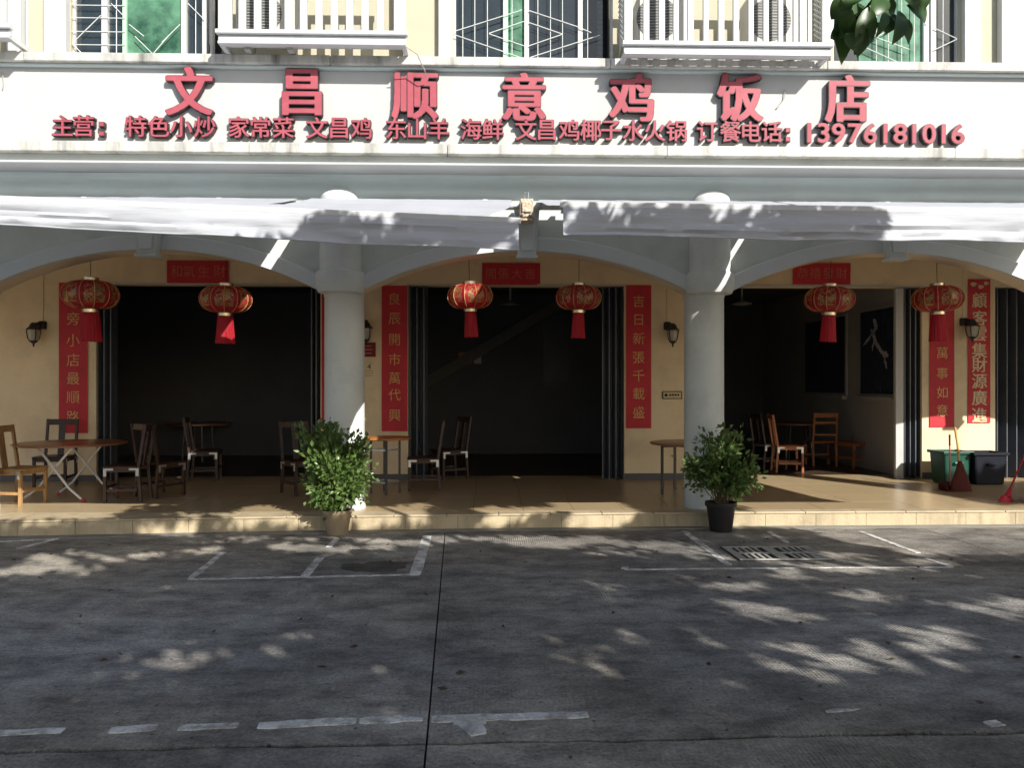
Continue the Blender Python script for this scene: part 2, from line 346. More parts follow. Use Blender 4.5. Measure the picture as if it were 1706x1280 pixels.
def bold_loops(ch, rx, ry):
    im = raster(ch); H, W = im.shape; RX, RY = rx * RES, ry * RES; d = np.zeros((H, W))
    for dy in range(-int(RY + 1), int(RY + 2)):
        for dx in range(-int(RX + 1), int(RX + 2)):
            k = max(0., min(1., (1 - math.hypot(dx / max(RX, .5), dy / max(RY, .5))) * max(RX, RY, 1.) + .5))
            if k > 0: d = np.maximum(d, k * np.roll(np.roll(im, dy, 0), dx, 1))
    g = d.copy()
    g = (d * 2 + np.roll(d, 1, 0) + np.roll(d, -1, 0) + np.roll(d, 1, 1) + np.roll(d, -1, 1)) / 6
    # marching squares
    nxt = {}
    ins = g > .5
    ys, xs_ = np.where(ins[:-1, :-1] | ins[1:, :-1] | ins[:-1, 1:] | ins[1:, 1:])
    def lerp(p, q):
        a, b = g[p[1], p[0]], g[q[1], q[0]]; t = (.5 - a) / (b - a); return (p[0] + (q[0] - p[0]) * t, p[1] + (q[1] - p[1]) * t)
    pt = {}
    for y, x in zip(ys.tolist(), xs_.tolist()):
        c = [(x, y), (x + 1, y), (x + 1, y + 1), (x, y + 1)]; v = [bool(ins[j, i]) for i, j in c]
        if all(v): continue
        E = []
        for k in range(4):
            if v[k] != v[(k + 1) % 4]:
                key = (min(c[k], c[(k + 1) % 4]), max(c[k], c[(k + 1) % 4])); pt[key] = lerp(c[k], c[(k + 1) % 4]); E.append((k, key, v[k]))
        outs = [e for e in E if e[2]]; inn = [e for e in E if not e[2]]
        if len(outs) == 1: nxt[outs[0][1]] = inn[0][1]
        else:
            for e in outs:   # saddle: leave through the next edge round
                nxt[e[1]] = min(inn, key=lambda i: (i[0] - e[0]) % 4)[1]
    loops = []
    while nxt:
        k0 = next(iter(nxt)); L = []; k = k0
        while k in nxt: L.append(pt[k]); k = nxt.pop(k)
        if len(L) > 5: loops.append(L)
    def dp(P, eps):
        if len(P) < 3: return P
        A, B_ = np.array(P[0]), np.array(P[-1]); Q = np.array(P); d = B_ - A; n = np.hypot(*d)
        dist = np.abs(d[0] * (Q[:, 1] - A[1]) - d[1] * (Q[:, 0] - A[0])) / n if n > 1e-9 else np.hypot(*(Q - A).T)
        i = int(dist.argmax())
        return dp(P[:i + 1], eps)[:-1] + dp(P[i:], eps) if dist[i] > eps else [P[0], P[-1]]
    res = []
    for L in loops:
        h = len(L) // 2; S = dp(L[:h + 1], .28)[:-1] + dp(L[h:] + L[:1], .28)[:-1]
        if len(S) >= 3: res.append([(x / RES - OX, y / RES - OY) for x, y in S])
    return res
def glyph(ch, bold, depth):
    k = (ch, bold, depth)
    if k not in _gl:
        if not bold:
            a, fs = font_mesh(ch); n = len(a); a2 = np.concatenate([a + [0, 0, depth / 2], a - [0, 0, depth / 2]]); _gl[k] = (a2, fs)
        else:
            cu = bpy.data.curves.new('g', 'CURVE'); cu.dimensions = '2D'; cu.fill_mode = 'BOTH'; cu.extrude = depth / 2
            for L in bold_loops(ch, *bold):
                sp = cu.splines.new('POLY'); sp.points.add(len(L) - 1); sp.use_cyclic_u = True
                for p_, (x, y) in zip(sp.points, L): p_.co = (x, y, 0, 1)
            o = bpy.data.objects.new('g', cu); COL.objects.link(o); bpy.context.view_layer.update()
            me = bpy.data.meshes.new_from_object(o.evaluated_get(bpy.context.evaluated_depsgraph_get()))
            n = len(me.vertices); a = np.empty(n * 3); me.vertices.foreach_get('co', a)
            _gl[k] = (a.reshape(-1, 3), [tuple(p.vertices) for p in me.polygons])
            bpy.data.objects.remove(o); bpy.data.curves.remove(cu); bpy.data.meshes.remove(me)
    return _gl[k]
def put_text(mb, ch, c, size, bold=None, depth=.004, sx=1.0):
    """one upright character facing -Y, centred on c (x, y front, z); depth in metres"""
    a, fs = glyph(ch, bold, depth / size)
    cx, cz = (a[:, 0].min() + a[:, 0].max()) / 2, (a[:, 1].min() + a[:, 1].max()) / 2
    mb.add([(c[0] + (p[0] - cx) * size * sx, c[1] + depth / 2 - p[2] * size, c[2] + (p[1] - cz) * size) for p in a], fs)
# ------------------------------------------------------------------ ground
g = MB(); g.slab([(-400, -400), (400, -400), (400, 400), (-400, 400)], -.3, -.035)
street = tag(g.build('street', 'joint'), kind='structure')
ja, jb = gd(740, 905), gd(712, 1225)
XJ = [-14, -8.6, ja.x, 5.0, 10.5, 16]
print('joint', ja, jb, gd(1553, 900), gd(1706, 955), gd(0, 1255), gd(1706, 1213))
def jline(x0, y0, x1, y1, n, amp, seed):
    pts = []
    for i in range(n + 1):
        t = i / n; e = amp * mnoise.noise(Vector((t * n * .45, seed, 0))) + amp * .5 * mnoise.noise(Vector((t * n * 1.7, seed + 5, 0)))
        x, y = x0 + (x1 - x0) * t, y0 + (y1 - y0) * t
        pts.append((x, y + e) if abs(x1 - x0) > abs(y1 - y0) else (x + e * .5, y))
    return pts
BY = [-20, -8, -2.2, 3.72, 9.6]
def slabs():
    for j in range(len(BY) - 1):
        for i in range(len(XJ) - 1):
            g = .005
            def xl(k, y): return XJ[k] + (ja.x - jb.x) / (ja.y - jb.y) * (y - ja.y) * (1 if k == 2 else .3)
            am = .05 if j in (2, 3) else .02
            def hl(k, x0, x1, sgn): return [(x, y + sgn * (g + .007 * abs(mnoise.noise(Vector((x * 3, sgn, 2.))))) ) for x, y in jline(x0, BY[k], x1, BY[k], 26, .075 if k == 3 else .01, k * 9.7 + i * 0)]
            # keep the wavy line continuous across slabs: noise is evaluated by position
            def wav(k, x): 
                a = .05 if k == 3 else .008
                return BY[k] + (.018 * x if k == 3 else 0) + a * mnoise.noise(Vector((x * .7, k * 3.3, 0))) + a * .35 * mnoise.noise(Vector((x * 4.1, k * 3.3, 4)))
            def gap(x, s): return .010 + .020 * abs(mnoise.noise(Vector((x * 2.3, s, 1.7)))) + .016 * max(0, mnoise.noise(Vector((x * 9, s, 6.7)))) if (j, s) in ((3, 1), (2, 2)) else .005
            xa0, xb0 = xl(i, BY[j]), xl(i + 1, BY[j]); xa1, xb1 = xl(i, BY[j + 1]), xl(i + 1, BY[j + 1])
            lo = [(xa0 + g + (xb0 - xa0 - 2 * g) * t / 110,) for t in range(111)]
            lo = [(x[0], wav(j, x[0]) + gap(x[0], 1)) for x in lo]
            hi = [(xb1 - g + (xa1 - xb1 + 2 * g) * t / 110,) for t in range(111)]
            hi = [(x[0], wav(j + 1, x[0]) - gap(x[0], 2)) for x in hi]
            m = MB().slab(lo + hi, -.03, 0)
            m.build('concrete_slab', 'concrete', street)
slabs()
far = MB(); far.slab([(-400, -400), (400, -400), (400, -20.1), (-400, -20.1)], -.03, -.004)
far.slab([(-400, -20.1), (-14.1, -20.1), (-14.1, 9.5), (-400, 9.5)], -.03, -.004)
far.slab([(16.1, -20.1), (400, -20.1), (400, 9.5), (16.1, 9.5)], -.03, -.004)
far.build('street_surface', 'concrete', street)
# painted bay lines
PLN = [0]
def pline(pts, wpx=None, w=.07, j=.012):
    """worn line through ground points"""
    P = [Vector(p) for p in pts]; L = []; Rr = []
    d0 = (P[-1] - P[0]); n = max(6, int(d0.length / .03)); d = d0.normalized(); nn = Vector((-d.y, d.x, 0))
    for i in range(n + 1):
        p = P[0] + d0 * i / n; e = .8 if i in (0, n) else 1.0 + .22 * mnoise.noise(Vector((p.x * 1.6, p.y * 1.6, 4)))
        if i in (0, n): p = p + d * .03 * mnoise.noise(Vector((p.x * 5, p.y * 5, 3)))
        L.append((p + nn * (w / 2 * e + j * mnoise.noise(Vector((p.x * 11, p.y * 11, 1)))))[:2]); Rr.append((p - nn * (w / 2 * e + j * mnoise.noise(Vector((p.x * 11, p.y * 11, 7)))))[:2])
    PLN[0] += 1
    MB().slab(Rr + L[::-1], .0005, .0030 + .0002 * PLN[0]).build('painted_line', 'paint', street)
for a, b, wd in [((312, 966), (700, 958), .05), ((318, 964), (372, 921), .05), ((508, 960), (535, 928), .07), ((548, 912), (562, 897), .06),
                 ((692, 957), (712, 893), .09), ((1040, 950), (1330, 947), .045), ((1345, 947), (1588, 946), .035), ((1040, 949), (1042, 944), .05),
                 ((1140, 886), (1213, 942), .06), ((1280, 886), (1312, 905), .05), ((1345, 918), (1372, 934), .05), ((1432, 886), (1530, 922), .055), ((1545, 932), (1588, 946), .05),
                 ((0, 1223), (104, 1219), .055), ((180, 1219), (262, 1214), .055), ((297, 1215), (400, 1210), .05), ((438, 1211), (592, 1203), .065),
                 ((598, 1203), (704, 1198), .06), ((720, 1200), (975, 1193), .065), ((776, 1203), (797, 1226), .085), ((758, 1206), (812, 1204), .05),
                 ((1376, 1188), (1430, 1183), .02), ((1648, 1209), (1672, 1206), .05), ((30, 915), (98, 898), .05), ((0, 903), (90, 899), .05)]:
    pline([gd(*a), gd(*b)], w=wd * 1.15)
# stains on the street
MT['stain'] = mat('dark_street_stain', (.075, .072, .07), .7, .35, 6, .3, 40)
for px, py, rx, ry, sd in ((622, 945, 62, 9, 1), (1260, 1180, 40, 10, 2), (90, 1160, 55, 12, 3), (980, 1075, 30, 6, 4), (420, 1010, 34, 6, 5), (1500, 1180, 46, 9, 6)):
    pts = []
    for k in range(40):
        t = 2 * math.pi * k / 40; q = 1 + .45 * mnoise.noise(Vector((math.cos(t) * 1.4, math.sin(t) * 1.4, sd * 3.3))) + .15 * mnoise.noise(Vector((math.cos(t) * 6, math.sin(t) * 6, sd)))
        g_ = gd(px + rx * q * math.cos(t), py - ry * q * math.sin(t)); pts.append((g_.x, g_.y))
    if sd == 1: MB().slab(pts, .0003, .0022).build('stain', 'stain', street)
# ------------------------------------------------------------------ arcade pavement
pav = MB(); EDGE = [(-14, 8.55), (-6, 8.82), (-3.6, 9.02), (-2, 9.13), (0, 9.21), (1.8, 9.27), (5.6, 9.30), (9, 9.32), (14, 9.32)]
def edge_y(x):
    for (x0, y0), (x1, y1) in zip(EDGE, EDGE[1:]):
        if x0 <= x <= x1: return y0 + (y1 - y0) * (x - x0) / (x1 - x0)
    return 9.3
pav.slab([(x, y + .03) for x, y in EDGE] + [(14, 12.75), (-14, 12.75)], -.03, PZ - .022)
pavement = tag(pav.build('arcade_pavement', 'joint'), kind='structure')
T = .6; tm = MB().box(-T / 2 + .0025, T / 2 - .0025, -T / 2 + .0025, T / 2 - .0025, -.02, 0).data('tile', 'tile')
YN = 9.45
for j in range(6):
    y = YN + T * (j + .5)
    for i in range(-14, 15):
        o = mesh_obj('tile', tm, pavement); o.location = (i * T + .1, y, PZ - .0012 * random.random())
x = -8.3
while x < 8.7:
    a, b = x + .0025, x + T - .0025
    MB().slab([(a, edge_y(a) - .012), (b, edge_y(b) - .012), (b, YN - .003), (a, YN - .003)], PZ - .022, PZ + .0005).build('nosing_tile', 'nosing', pavement, bevel=.006)
    off = .13
    c, d = a + off, b + off + .0
    MB().slab([(c, edge_y(c)), (d, edge_y(d)), (d, edge_y(d) + .028), (c, edge_y(c) + .028)], -.02, PZ - .024).build('riser_tile', 'riser', pavement)
    x += T
gut = MB(); gut.slab([(x, y - .16) for x, y in EDGE] + [(x, y + .01) for x, y in EDGE[::-1]], -.02, .006)
tag(gut.build('gutter_strip', mat('pale_gutter_cement', (.26, .25, .225), .85, .2, 4, .3, 40)), kind='structure')
# ------------------------------------------------------------------ restaurant building
B = empty('restaurant_building', (0, 12.45, 0), 'two storey cream and white restaurant with grey arched arcade', 'building')
X0, X1 = -11.0, 13.5
YS = 9.48; YD = 12.45; WT = .30
COLX = [ax(574, 9.72) - 4.38 * k for k in (1, 0)] + [ax(574, 9.72) + 4.38 * k for k in (1, 2, 3)]
print('cols', COLX)
# columns
for i, cx in enumerate(COLX):
    c = MB().lathe([(.255, PZ - .01), (.255, PZ + .03), (.242, PZ + .06), (.238, 2.70), (.245, 2.74), (.262, 2.79)], 32, (cx, 9.72, 0))
    co = c.build('column', 'column', B, smooth=True)
    cap = MB().lathe([(.262, 2.745), (.285, 2.80), (.292, 2.83), (.292, 2.95), (.28, 2.985), (.25, 3.0), (.246, 3.05), (.246, 3.86)] +
                     [(.246 * math.cos(t), 3.86 + .11 * math.sin(t)) for t in np.linspace(.15, math.pi / 2, 8)], 32, (cx, YS, 0))
    cap.build('capital', 'column', co, smooth=True)
# arch spandrels and rings
ZS, ZC = 2.76, 3.25
HS = (4.38 - .44) / 2; RISE = ZC - ZS; RAD = (HS * HS + RISE * RISE) / (2 * RISE)
xs = [COLX[0] - 4.38] + COLX + [COLX[-1] + 4.38]
for a, b in zip(xs, xs[1:]):
    mid = (a + b) / 2; cz = ZC - RAD; al = math.asin(HS / RAD); N = 28
    arc = [(mid + RAD * math.sin(t), cz + RAD * math.cos(t)) for t in np.linspace(-al, al, N)]
    sp = MB().prism([(a, ZS)] + arc + [(b, ZS), (b, 3.9), (a, 3.9)], YS, YS + WT)
    sp.build('spandrel_wall', 'grey', B)
    r = MB(); vs = []; fs = []
    for t in np.linspace(-al * 1.02, al * 1.02, N):
        for rr, y in ((RAD - .004, YS - .05), (RAD + .15, YS - .05), (RAD + .165, YS - .035), (RAD + .165, YS + .01), (RAD - .004, YS + .01)):
            vs.append((mid + rr * math.sin(t), y, cz + rr * math.cos(t)))
    for i in range(N - 1):
        for j in range(5): fs.append((i * 5 + j, i * 5 + (j + 1) % 5, (i + 1) * 5 + (j + 1) % 5, (i + 1) * 5 + j))
    r.add(vs, fs).build('arch_ring', 'ring', B)
    s = MB(); vs = []; fs = []
    for t in np.linspace(-al, al, N):
        for rr, y in ((RAD - .006, YS + .012), (RAD + .004, YS + .012), (RAD + .004, YS + WT + .012), (RAD - .006, YS + WT + .012)):
            vs.append((mid + rr * math.sin(t), y, cz + rr * math.cos(t)))
    for i in range(N - 1):
        for j in range(4): fs.append((i * 4 + j, i * 4 + (j + 1) % 4, (i + 1) * 4 + (j + 1) % 4, (i + 1) * 4 + j))
    s.add(vs, fs).build('arch_soffit', 'soffit', B)
    kx = mid
    k = MB().prism([(kx - .105, 3.17), (kx + .105, 3.17), (kx + .15, 3.74), (kx - .15, 3.74)], YS - .20, YS - .045)
    ko = k.build('keystone', 'grey', B, bevel=.008)
    MB().prism([(kx - .07, 3.22), (kx + .07, 3.22), (kx + .10, 3.70), (kx - .10, 3.70)], YS - .222, YS - .2005).build('keystone_panel', 'ring', ko, bevel=.006)
    MB().box(kx - .125, kx + .125, YS - .225, YS - .03, 3.135, 3.168).build('keystone_foot', 'grey', ko, bevel=.004)
# fascia: cove band, lip, lower ledge, sign panel, upper ledge
YSIGN = 9.20
cove = [(9.375, 3.845), (9.36, 3.90), (9.375, 3.95), (9.40, 4.0), (9.41, 4.05), (9.395, 4.09), (9.35, 4.115), (9.75, 4.115), (9.75, 3.80), (9.40, 3.80)]
MB().extrude_x(cove, X0, X1, 160, .012).build('cornice', 'cove', B, smooth=True)
MB().box(X0, X1, 8.955, 9.60, 4.118, 4.146).build('cornice_lip', 'white', B, bevel=.008)
MB().box(X0, X1, 9.20, 9.60, 4.149, 4.282).build('frieze', 'grey', B)
xl = X0
while xl < X1:
    xr = min(X1, xl + random.uniform(2.2, 3.4))
    MB().box(xl + .002, xr - .002, 9.085 + random.uniform(-.003, .003), 9.60, 4.285, 4.402).build('ledge_block', 'ledge', B, bevel=.01)
    xl = xr
MB().box(X0, X1, YSIGN, 9.60, 4.404, 5.26).build('sign_panel', 'white', B)
MB().box(X0, X1, 9.135, 9.60, 5.262, 5.29).build('upper_ledge_moulding', 'cove', B, bevel=.006)
xl = X0
while xl < X1:
    xr = min(X1, xl + random.uniform(2.4, 3.6))
    MB().box(xl + .002, xr - .002, 9.075 + random.uniform(-.003, .003), 9.60, 5.292, 5.392).build('upper_ledge_block', 'ledge', B, bevel=.01)
    xl = xr
# arcade ceiling, roof, upper storey
MB().box(X0, X1, YS + WT + .001, YD, 3.95, 4.1).build('arcade_ceiling', 'soffit', B)
MB().box(X0, X1, 9.62, 19.5, 9.0, 9.2).build('roof', 'ledge', B)
YW = 9.27
Z2, Z3 = 5.394, 8.98
WIN = [(118, 352), (755, 1022), (1388, 1600)]
CAGE = [(356, 676), (1026, 1392)]
wx = []
segs = []
cur = X0
opens = [(ax(118, YW), ax(352, YW), 'w'), (ax(352, YW) + .001, ax(672, YW), 'c'), (ax(755, YW), ax(1022, YW), 'w'), (ax(1022, YW) + .001, ax(1384, YW), 'c'), (ax(1388, YW), ax(1600, YW), 'w')]
for a, b, k in opens:
    if a - cur > .02: MB().box(cur, a, YW, 9.6, Z2, Z3).build('upper_wall', 'uppercream', B)
    z0 = 6.95 if k == 'w' else 7.0
    MB().box(a, b, YW + .003, 9.6, z0, Z3).build('upper_wall', 'uppercream', B)
    if k == 'c': MB().box(a, b, 9.62, 9.75, Z2, Z3).build('recess_wall', 'uppercream', B)
    cur = b
MB().box(cur, X1, YW, 9.6, Z2, Z3).build('upper_wall', 'uppercream', B)
MB().box(X0, X1, 9.95, 10.1, Z2, Z3).build('upper_room_wall', 'darkwall', B)
MB().box(X0, X0 + .2, 9.6, 19.5, -.02, Z3).build('side_wall', 'cream', B); MB().box(X1 - .2, X1, 9.6, 19.5, -.02, Z3).build('side_wall', 'cream', B)
# white surrounds and pilaster strips on the upper storey
for a, b, d in [(80, 117, .10), (45, 49, .03), (731, 754, .09), (1601, 1628, .08), (1660, 1700, .10), (20, 44, .12)]:
    MB().box(ax(a, YW), ax(b, YW), YW - d, YW - .001, Z2 + .002, 7.2).build('pilaster', 'whitetrim', B, bevel=.008)
# windows
def window(a, b, posts, panes, diags, verts, hor):
    Yg = 9.345; wl, wr = ax(a, YW), ax(b, YW)
    f = MB(); f.box(wl, wl + .03, Yg - .03, Yg + .05, Z2, 6.95); f.box(wr - .03, wr, Yg - .03, Yg + .05, Z2, 6.95)
    f.box(wl + .03, wr - .03, Yg - .03, Yg + .05, Z2, Z2 + .03); f.box(wl + .03, wr - .03, Yg - .03, Yg + .05, 6.9, 6.95)
    wo = f.build('window', 'whitetrim', B)
    for p0, p1, m in posts: MB().box(ax(p0, Yg), ax(p1, Yg), Yg - .05, Yg + .04, Z2 + .031, 6.9).build('mullion', m, wo, bevel=.004)
    for p0, p1, m in panes: MB().box(ax(p0, Yg), ax(p1, Yg), Yg + .005 if m == 'glass' else Yg - .01, Yg + .012 if m == 'glass' else Yg + .003, Z2 + .031, 6.9).build('pane', m, wo)
    Yb = YW + .005
    for (p, q) in diags:
        MB().tube([at(*p, Yb), at(*q, Yb)], .005, 6).build('grille_bar', 'bar', wo)
    for p in verts: MB().tube([(ax(p, Yb + .012), Yb + .012, Z2 + .002), (ax(p, Yb + .012), Yb + .012, 6.9)], .005, 6).build('grille_bar', 'bar', wo)
    for p in hor: MB().tube([(wl, Yb + .012, at(a, p, Yb).z), (wl + (wr - wl) * .38, Yb + .012, at(a, p, Yb).z)], .005, 6).build('grille_bar', 'bar', wo)
    return wo
window(118, 352, [(172, 182, 'whitetrim'), (207, 213, 'greenframe'), (304, 313, 'whitetrim'), (339, 347, 'whitetrim')],
       [(121, 172, 'glass'), (182, 207, 'glass'), (213, 304, 'greenglass'), (313, 339, 'glass')],
       [((120, 72), (168, 25)), ((120, 72), (140, 92)), ((185, 5), (205, 25)), ((313, 5), (340, 32)), ((120, 6), (172, -40)), ((225, 60), (260, 95)), ((280, 60), (250, 95)), ((215, 40), (240, 60)), ((300, 40), (270, 70))],
       [194, 326], [7, 28, 51, 73])
window(755, 1022, [(838, 846, 'greenframe'), (873, 881, 'whitetrim'), (962, 970, 'whitetrim')],
       [(758, 838, 'glass'), (846, 873, 'greenglass'), (881, 962, 'glass'), (970, 1004, 'glass')],
       [((756, 52), (870, 16)), ((756, 57), (872, 97)), ((815, 55), (873, 35)), ((815, 56), (873, 76)), ((881, 17), (962, 44)), ((881, 37), (936, 56)), ((936, 57), (881, 76)), ((884, 95), (1000, 58)), ((962, 44), (985, 54))],
       [771, 791, 812, 853, 896, 917, 937, 979], [])
window(1388, 1600, [(1535, 1544, 'whitetrim'), (1547, 1556, 'whitetrim')],
       [(1391, 1430, 'glass'), (1430, 1535, 'greenglass'), (1556, 1596, 'glass')],
       [((1556, 46), (1594, 64)), ((1594, 65), (1556, 83)), ((1460, 62), (1515, 82)), ((1462, 60), (1490, 45)), ((1440, 78), (1500, 105))],
       [1460, 1480, 1502, 1523, 1571], [10])
# air conditioner cages (balustrade fronts)
def cage(a, b, bars, ztray0, ztray1, lattice=True):
    Yf = 8.79; l, r = ax(a, Yf), ax(b, Yf)
    t = MB(); t.box(l - .02, r + .02, Yf - .02, Yf + .06, ztray1 - .045, ztray1); t.box(l, r, Yf + .025, Yf + .07, ztray0 + .03, ztray1 - .05)
    t.box(l, r, Yf, Yf + .09, ztray0, ztray0 + .03)
    to = t.build('balcony_tray', 'alu', B, bevel=.006)
    MB().box(l, l + .05, Yf + .09, YW + .1, ztray0, ztray0 + .05).build('tray_bracket', 'alu', to); MB().box(r - .05, r, Yf + .09, YW + .1, ztray0, ztray0 + .05).build('tray_bracket', 'alu', to)
    MB().box(l + .05, r - .05, Yf + .2, Yf + .24, ztray0 + .05, ztray0 + .09).build('tray_bracket', 'alu', to)
    MB().box(l, r, Yf, Yf + .06, 6.55, 6.62).build('top_rail', 'whitetrim', to)
    for p0, p1 in bars:
        MB().box(ax(p0, Yf), ax(p1, Yf), Yf, Yf + .04, ztray1, 6.55).build('baluster', 'whitetrim', to, bevel=.004)
    if lattice:
        for sx in (l + .012, r - .012):
            for k in range(22):
                z = ztray1 + k * .06
                if z + .3 > 6.55: break
                MB().beam((sx, Yf + .05, z), (sx, YW - .002, z + .3), .006, .014).build('lattice_bar', 'alu', to)
                MB().beam((sx + .007, Yf + .05, z + .3), (sx + .007, YW - .002, z), .006, .014).build('lattice_bar', 'alu', to)
    return to
cage(362, 676, [(363, 386)] + [(397 + i * 25.6, 409 + i * 25.6) for i in range(10)] + [(656, 676)], azz(77, 8.79), azz(54, 8.79), False)
cage(1040, 1386, [(1040, 1054), (1072, 1082), (1098, 1108), (1122, 1131), (1146, 1156), (1172, 1181), (1197, 1207), (1222, 1231), (1247, 1256), (1272, 1281), (1297, 1305), (1322, 1330), (1346, 1353), (1370, 1388)], azz(87, 8.79), azz(65, 8.79), True)
cage(-120, 14, [(-100, -88), (-74, -62), (-48, -36), (-22, -12), (0, 10)], azz(72, 8.79), azz(50, 8.79), False)
# door wall with three openings
ZH = azz(476, YD)
D = [(ax(160, YD), ax(534, YD)), (ax(680, YD), ax(1040, YD)), (ax(1196, YD), ax(1536, YD)), (ax(1658, YD), ax(2000, YD))]
cur = X0 + .2
for a, b in D:
    MB().box(cur, a, YD, YD + .25, PZ - .02, ZH).build('arcade_wall', 'cream', B)
    cur = b
MB().box(cur, X1 - .2, YD, YD + .25, PZ - .02, ZH).build('arcade_wall', 'cream', B)
MB().box(X0 + .2, X1 - .2, YD, YD + .25, ZH + .001, 3.95).build('lintel_wall', 'cream', B)
cur = X0 + .2
for a, b in D + [(X1 - .2, X1)]:
    if a - cur > .05: MB().box(cur + .003, a - .003, YD - .012, YD - .0005, PZ + .002, PZ + .10).build('skirting', 'darkwall', B, bevel=.003)
    cur = b
for a, b in D[:3]:
    MB().box(a - .02, b + .02, YD - .015, YD - .001, ZH - .0, ZH + .025).build('door_trim', 'whitetrim', B)
# interior
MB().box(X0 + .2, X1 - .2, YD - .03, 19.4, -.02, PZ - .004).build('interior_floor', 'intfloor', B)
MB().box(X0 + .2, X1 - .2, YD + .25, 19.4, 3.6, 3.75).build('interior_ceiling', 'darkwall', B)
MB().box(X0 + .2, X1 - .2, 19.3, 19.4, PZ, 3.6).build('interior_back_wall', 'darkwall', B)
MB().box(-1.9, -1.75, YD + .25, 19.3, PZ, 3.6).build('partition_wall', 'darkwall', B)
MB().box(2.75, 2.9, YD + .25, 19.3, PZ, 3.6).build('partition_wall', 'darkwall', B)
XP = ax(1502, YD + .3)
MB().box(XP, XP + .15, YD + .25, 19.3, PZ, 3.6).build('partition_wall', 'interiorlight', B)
for y0, y1 in ((12.95, 14.1), (14.75, 16.6)):
    wo = MB().box(XP - .03, XP - .001, y0 - .06, y1 + .06, 1.45, 3.0).build('interior_window', 'interiorlight', B)
    MB().box(XP - .04, XP - .031, y0, y1, 1.5, 2.94).build('pane', 'bluewin', wo)
    MB().box(XP - .12, XP - .031, y0 - .08, y1 + .08, 1.38, 1.45).build('window_sill', 'interiorlight', wo)
    if y0 < 13:
        d = MB(); dr = random.Random(4)
        def stroke(y0, z0, y1, z1, w0):
            n = 9; L = []; Q = []
            for i in range(n + 1):
                t = i / n; y = y0 + (y1 - y0) * t + .03 * mnoise.noise(Vector((t * 4, y0 * 7, z0))); z = z0 + (z1 - z0) * t + .03 * mnoise.noise(Vector((t * 4, y0 * 3, 9)))
                ww = w0 * math.sin(math.pi * (t * .9 + .05)) * (.7 + .6 * abs(mnoise.noise(Vector((t * 9, y0, z1))))); dy, dz = -(z1 - z0), (y1 - y0); q = math.hypot(dy, dz)
                L.append((XP - .043, y + dy / q * ww, z + dz / q * ww)); Q.append((XP - .043, y - dy / q * ww, z - dz / q * ww))
            k = len(d.v); d.v += L + Q
            for i in range(n): d.f.append((k + i, k + i + 1, k + n + 2 + i, k + n + 1 + i))
        for a_ in ((13.62, 2.80, 13.48, 2.60, .07), (13.50, 2.64, 13.72, 2.50, .05), (13.70, 2.62, 13.46, 2.28, .06), (13.50, 2.40, 13.22, 2.10, .05), (13.30, 2.20, 13.10, 2.14, .06), (13.22, 2.12, 13.14, 1.92, .04), (13.72, 2.5, 13.98, 2.36, .035), (13.6, 2.44, 13.66, 2.24, .035)): stroke(*a_)
        d.build('window_decal', 'decal', wo, fix=False)
for px, py, Y in ((850, 509, 16.0), (1236, 507, 16.0)):
    p = at(px, py, Y)
    t = empty('ceiling_lamp', (p.x, Y, 3.6), 'unlit white ceiling lamp inside the %s doorway' % ('middle' if px < 900 else 'right'), 'lamp')
    MB().tube([(p.x, Y, 3.6), (p.x, Y, p.z + .06)], .02, 8).build('stem', 'whitemetal', t)
    MB().lathe([(.03, .08), (.10, .05), (.19, .02), (.20, 0), (.12, -.02), (0, -.02)], 20, (p.x, Y, p.z)).build('shade', 'poster', t, smooth=True)
# ------------------------------------------------------------------ rooftop sign letters
big = empty('shop_name_sign', (0, YSIGN, 4.85), 'large raised red characters of the restaurant name across the white fascia', 'sign')
YL = YSIGN - .082
for ch, px, py, h, sx in [('文', 315, 152, .90, .93), ('昌', 503, 154, .885, .93), ('顺', 691, 160, .87, .93), ('意', 873, 162, .86, .93), ('鸡', 1052, 163, .86, .93), ('饭', 1233, 163, .87, .93), ('店', 1412, 165, .88, .93)]:
    c = at(px, py - 1, YL); S = .58
    m = MB(); put_text(m, ch, (c.x, YL, c.z), S, (.046, .026), .066, sx); lo = m.build('letter', 'letterside', big, fix=False)
    m = MB(); put_text(m, ch, (c.x, YL - .0035, c.z), S, (.035, .015), .003, sx); m.build('letter_face', 'letterface', lo, fix=False)
small = empty('menu_sign', (0, YSIGN, 4.57), 'row of small raised red characters and phone number under the shop name', 'sign')
row = list(zip('主营：特色小炒家常菜文昌鸡东山羊海鲜文昌鸡椰子水火锅订餐电话：',
    [104, 139, 169, 226, 264, 302, 341, 398, 434, 472, 528, 565, 602, 660, 695, 731, 785, 821, 876, 911, 948, 984, 1018, 1055, 1091, 1127, 1178, 1217, 1252, 1286, 1313])) + \
    list(zip('13976181016', [1348, 1372, 1397, 1424, 1450, 1475, 1500, 1523, 1548, 1572, 1596]))
zr = at(104, 209, YL).z
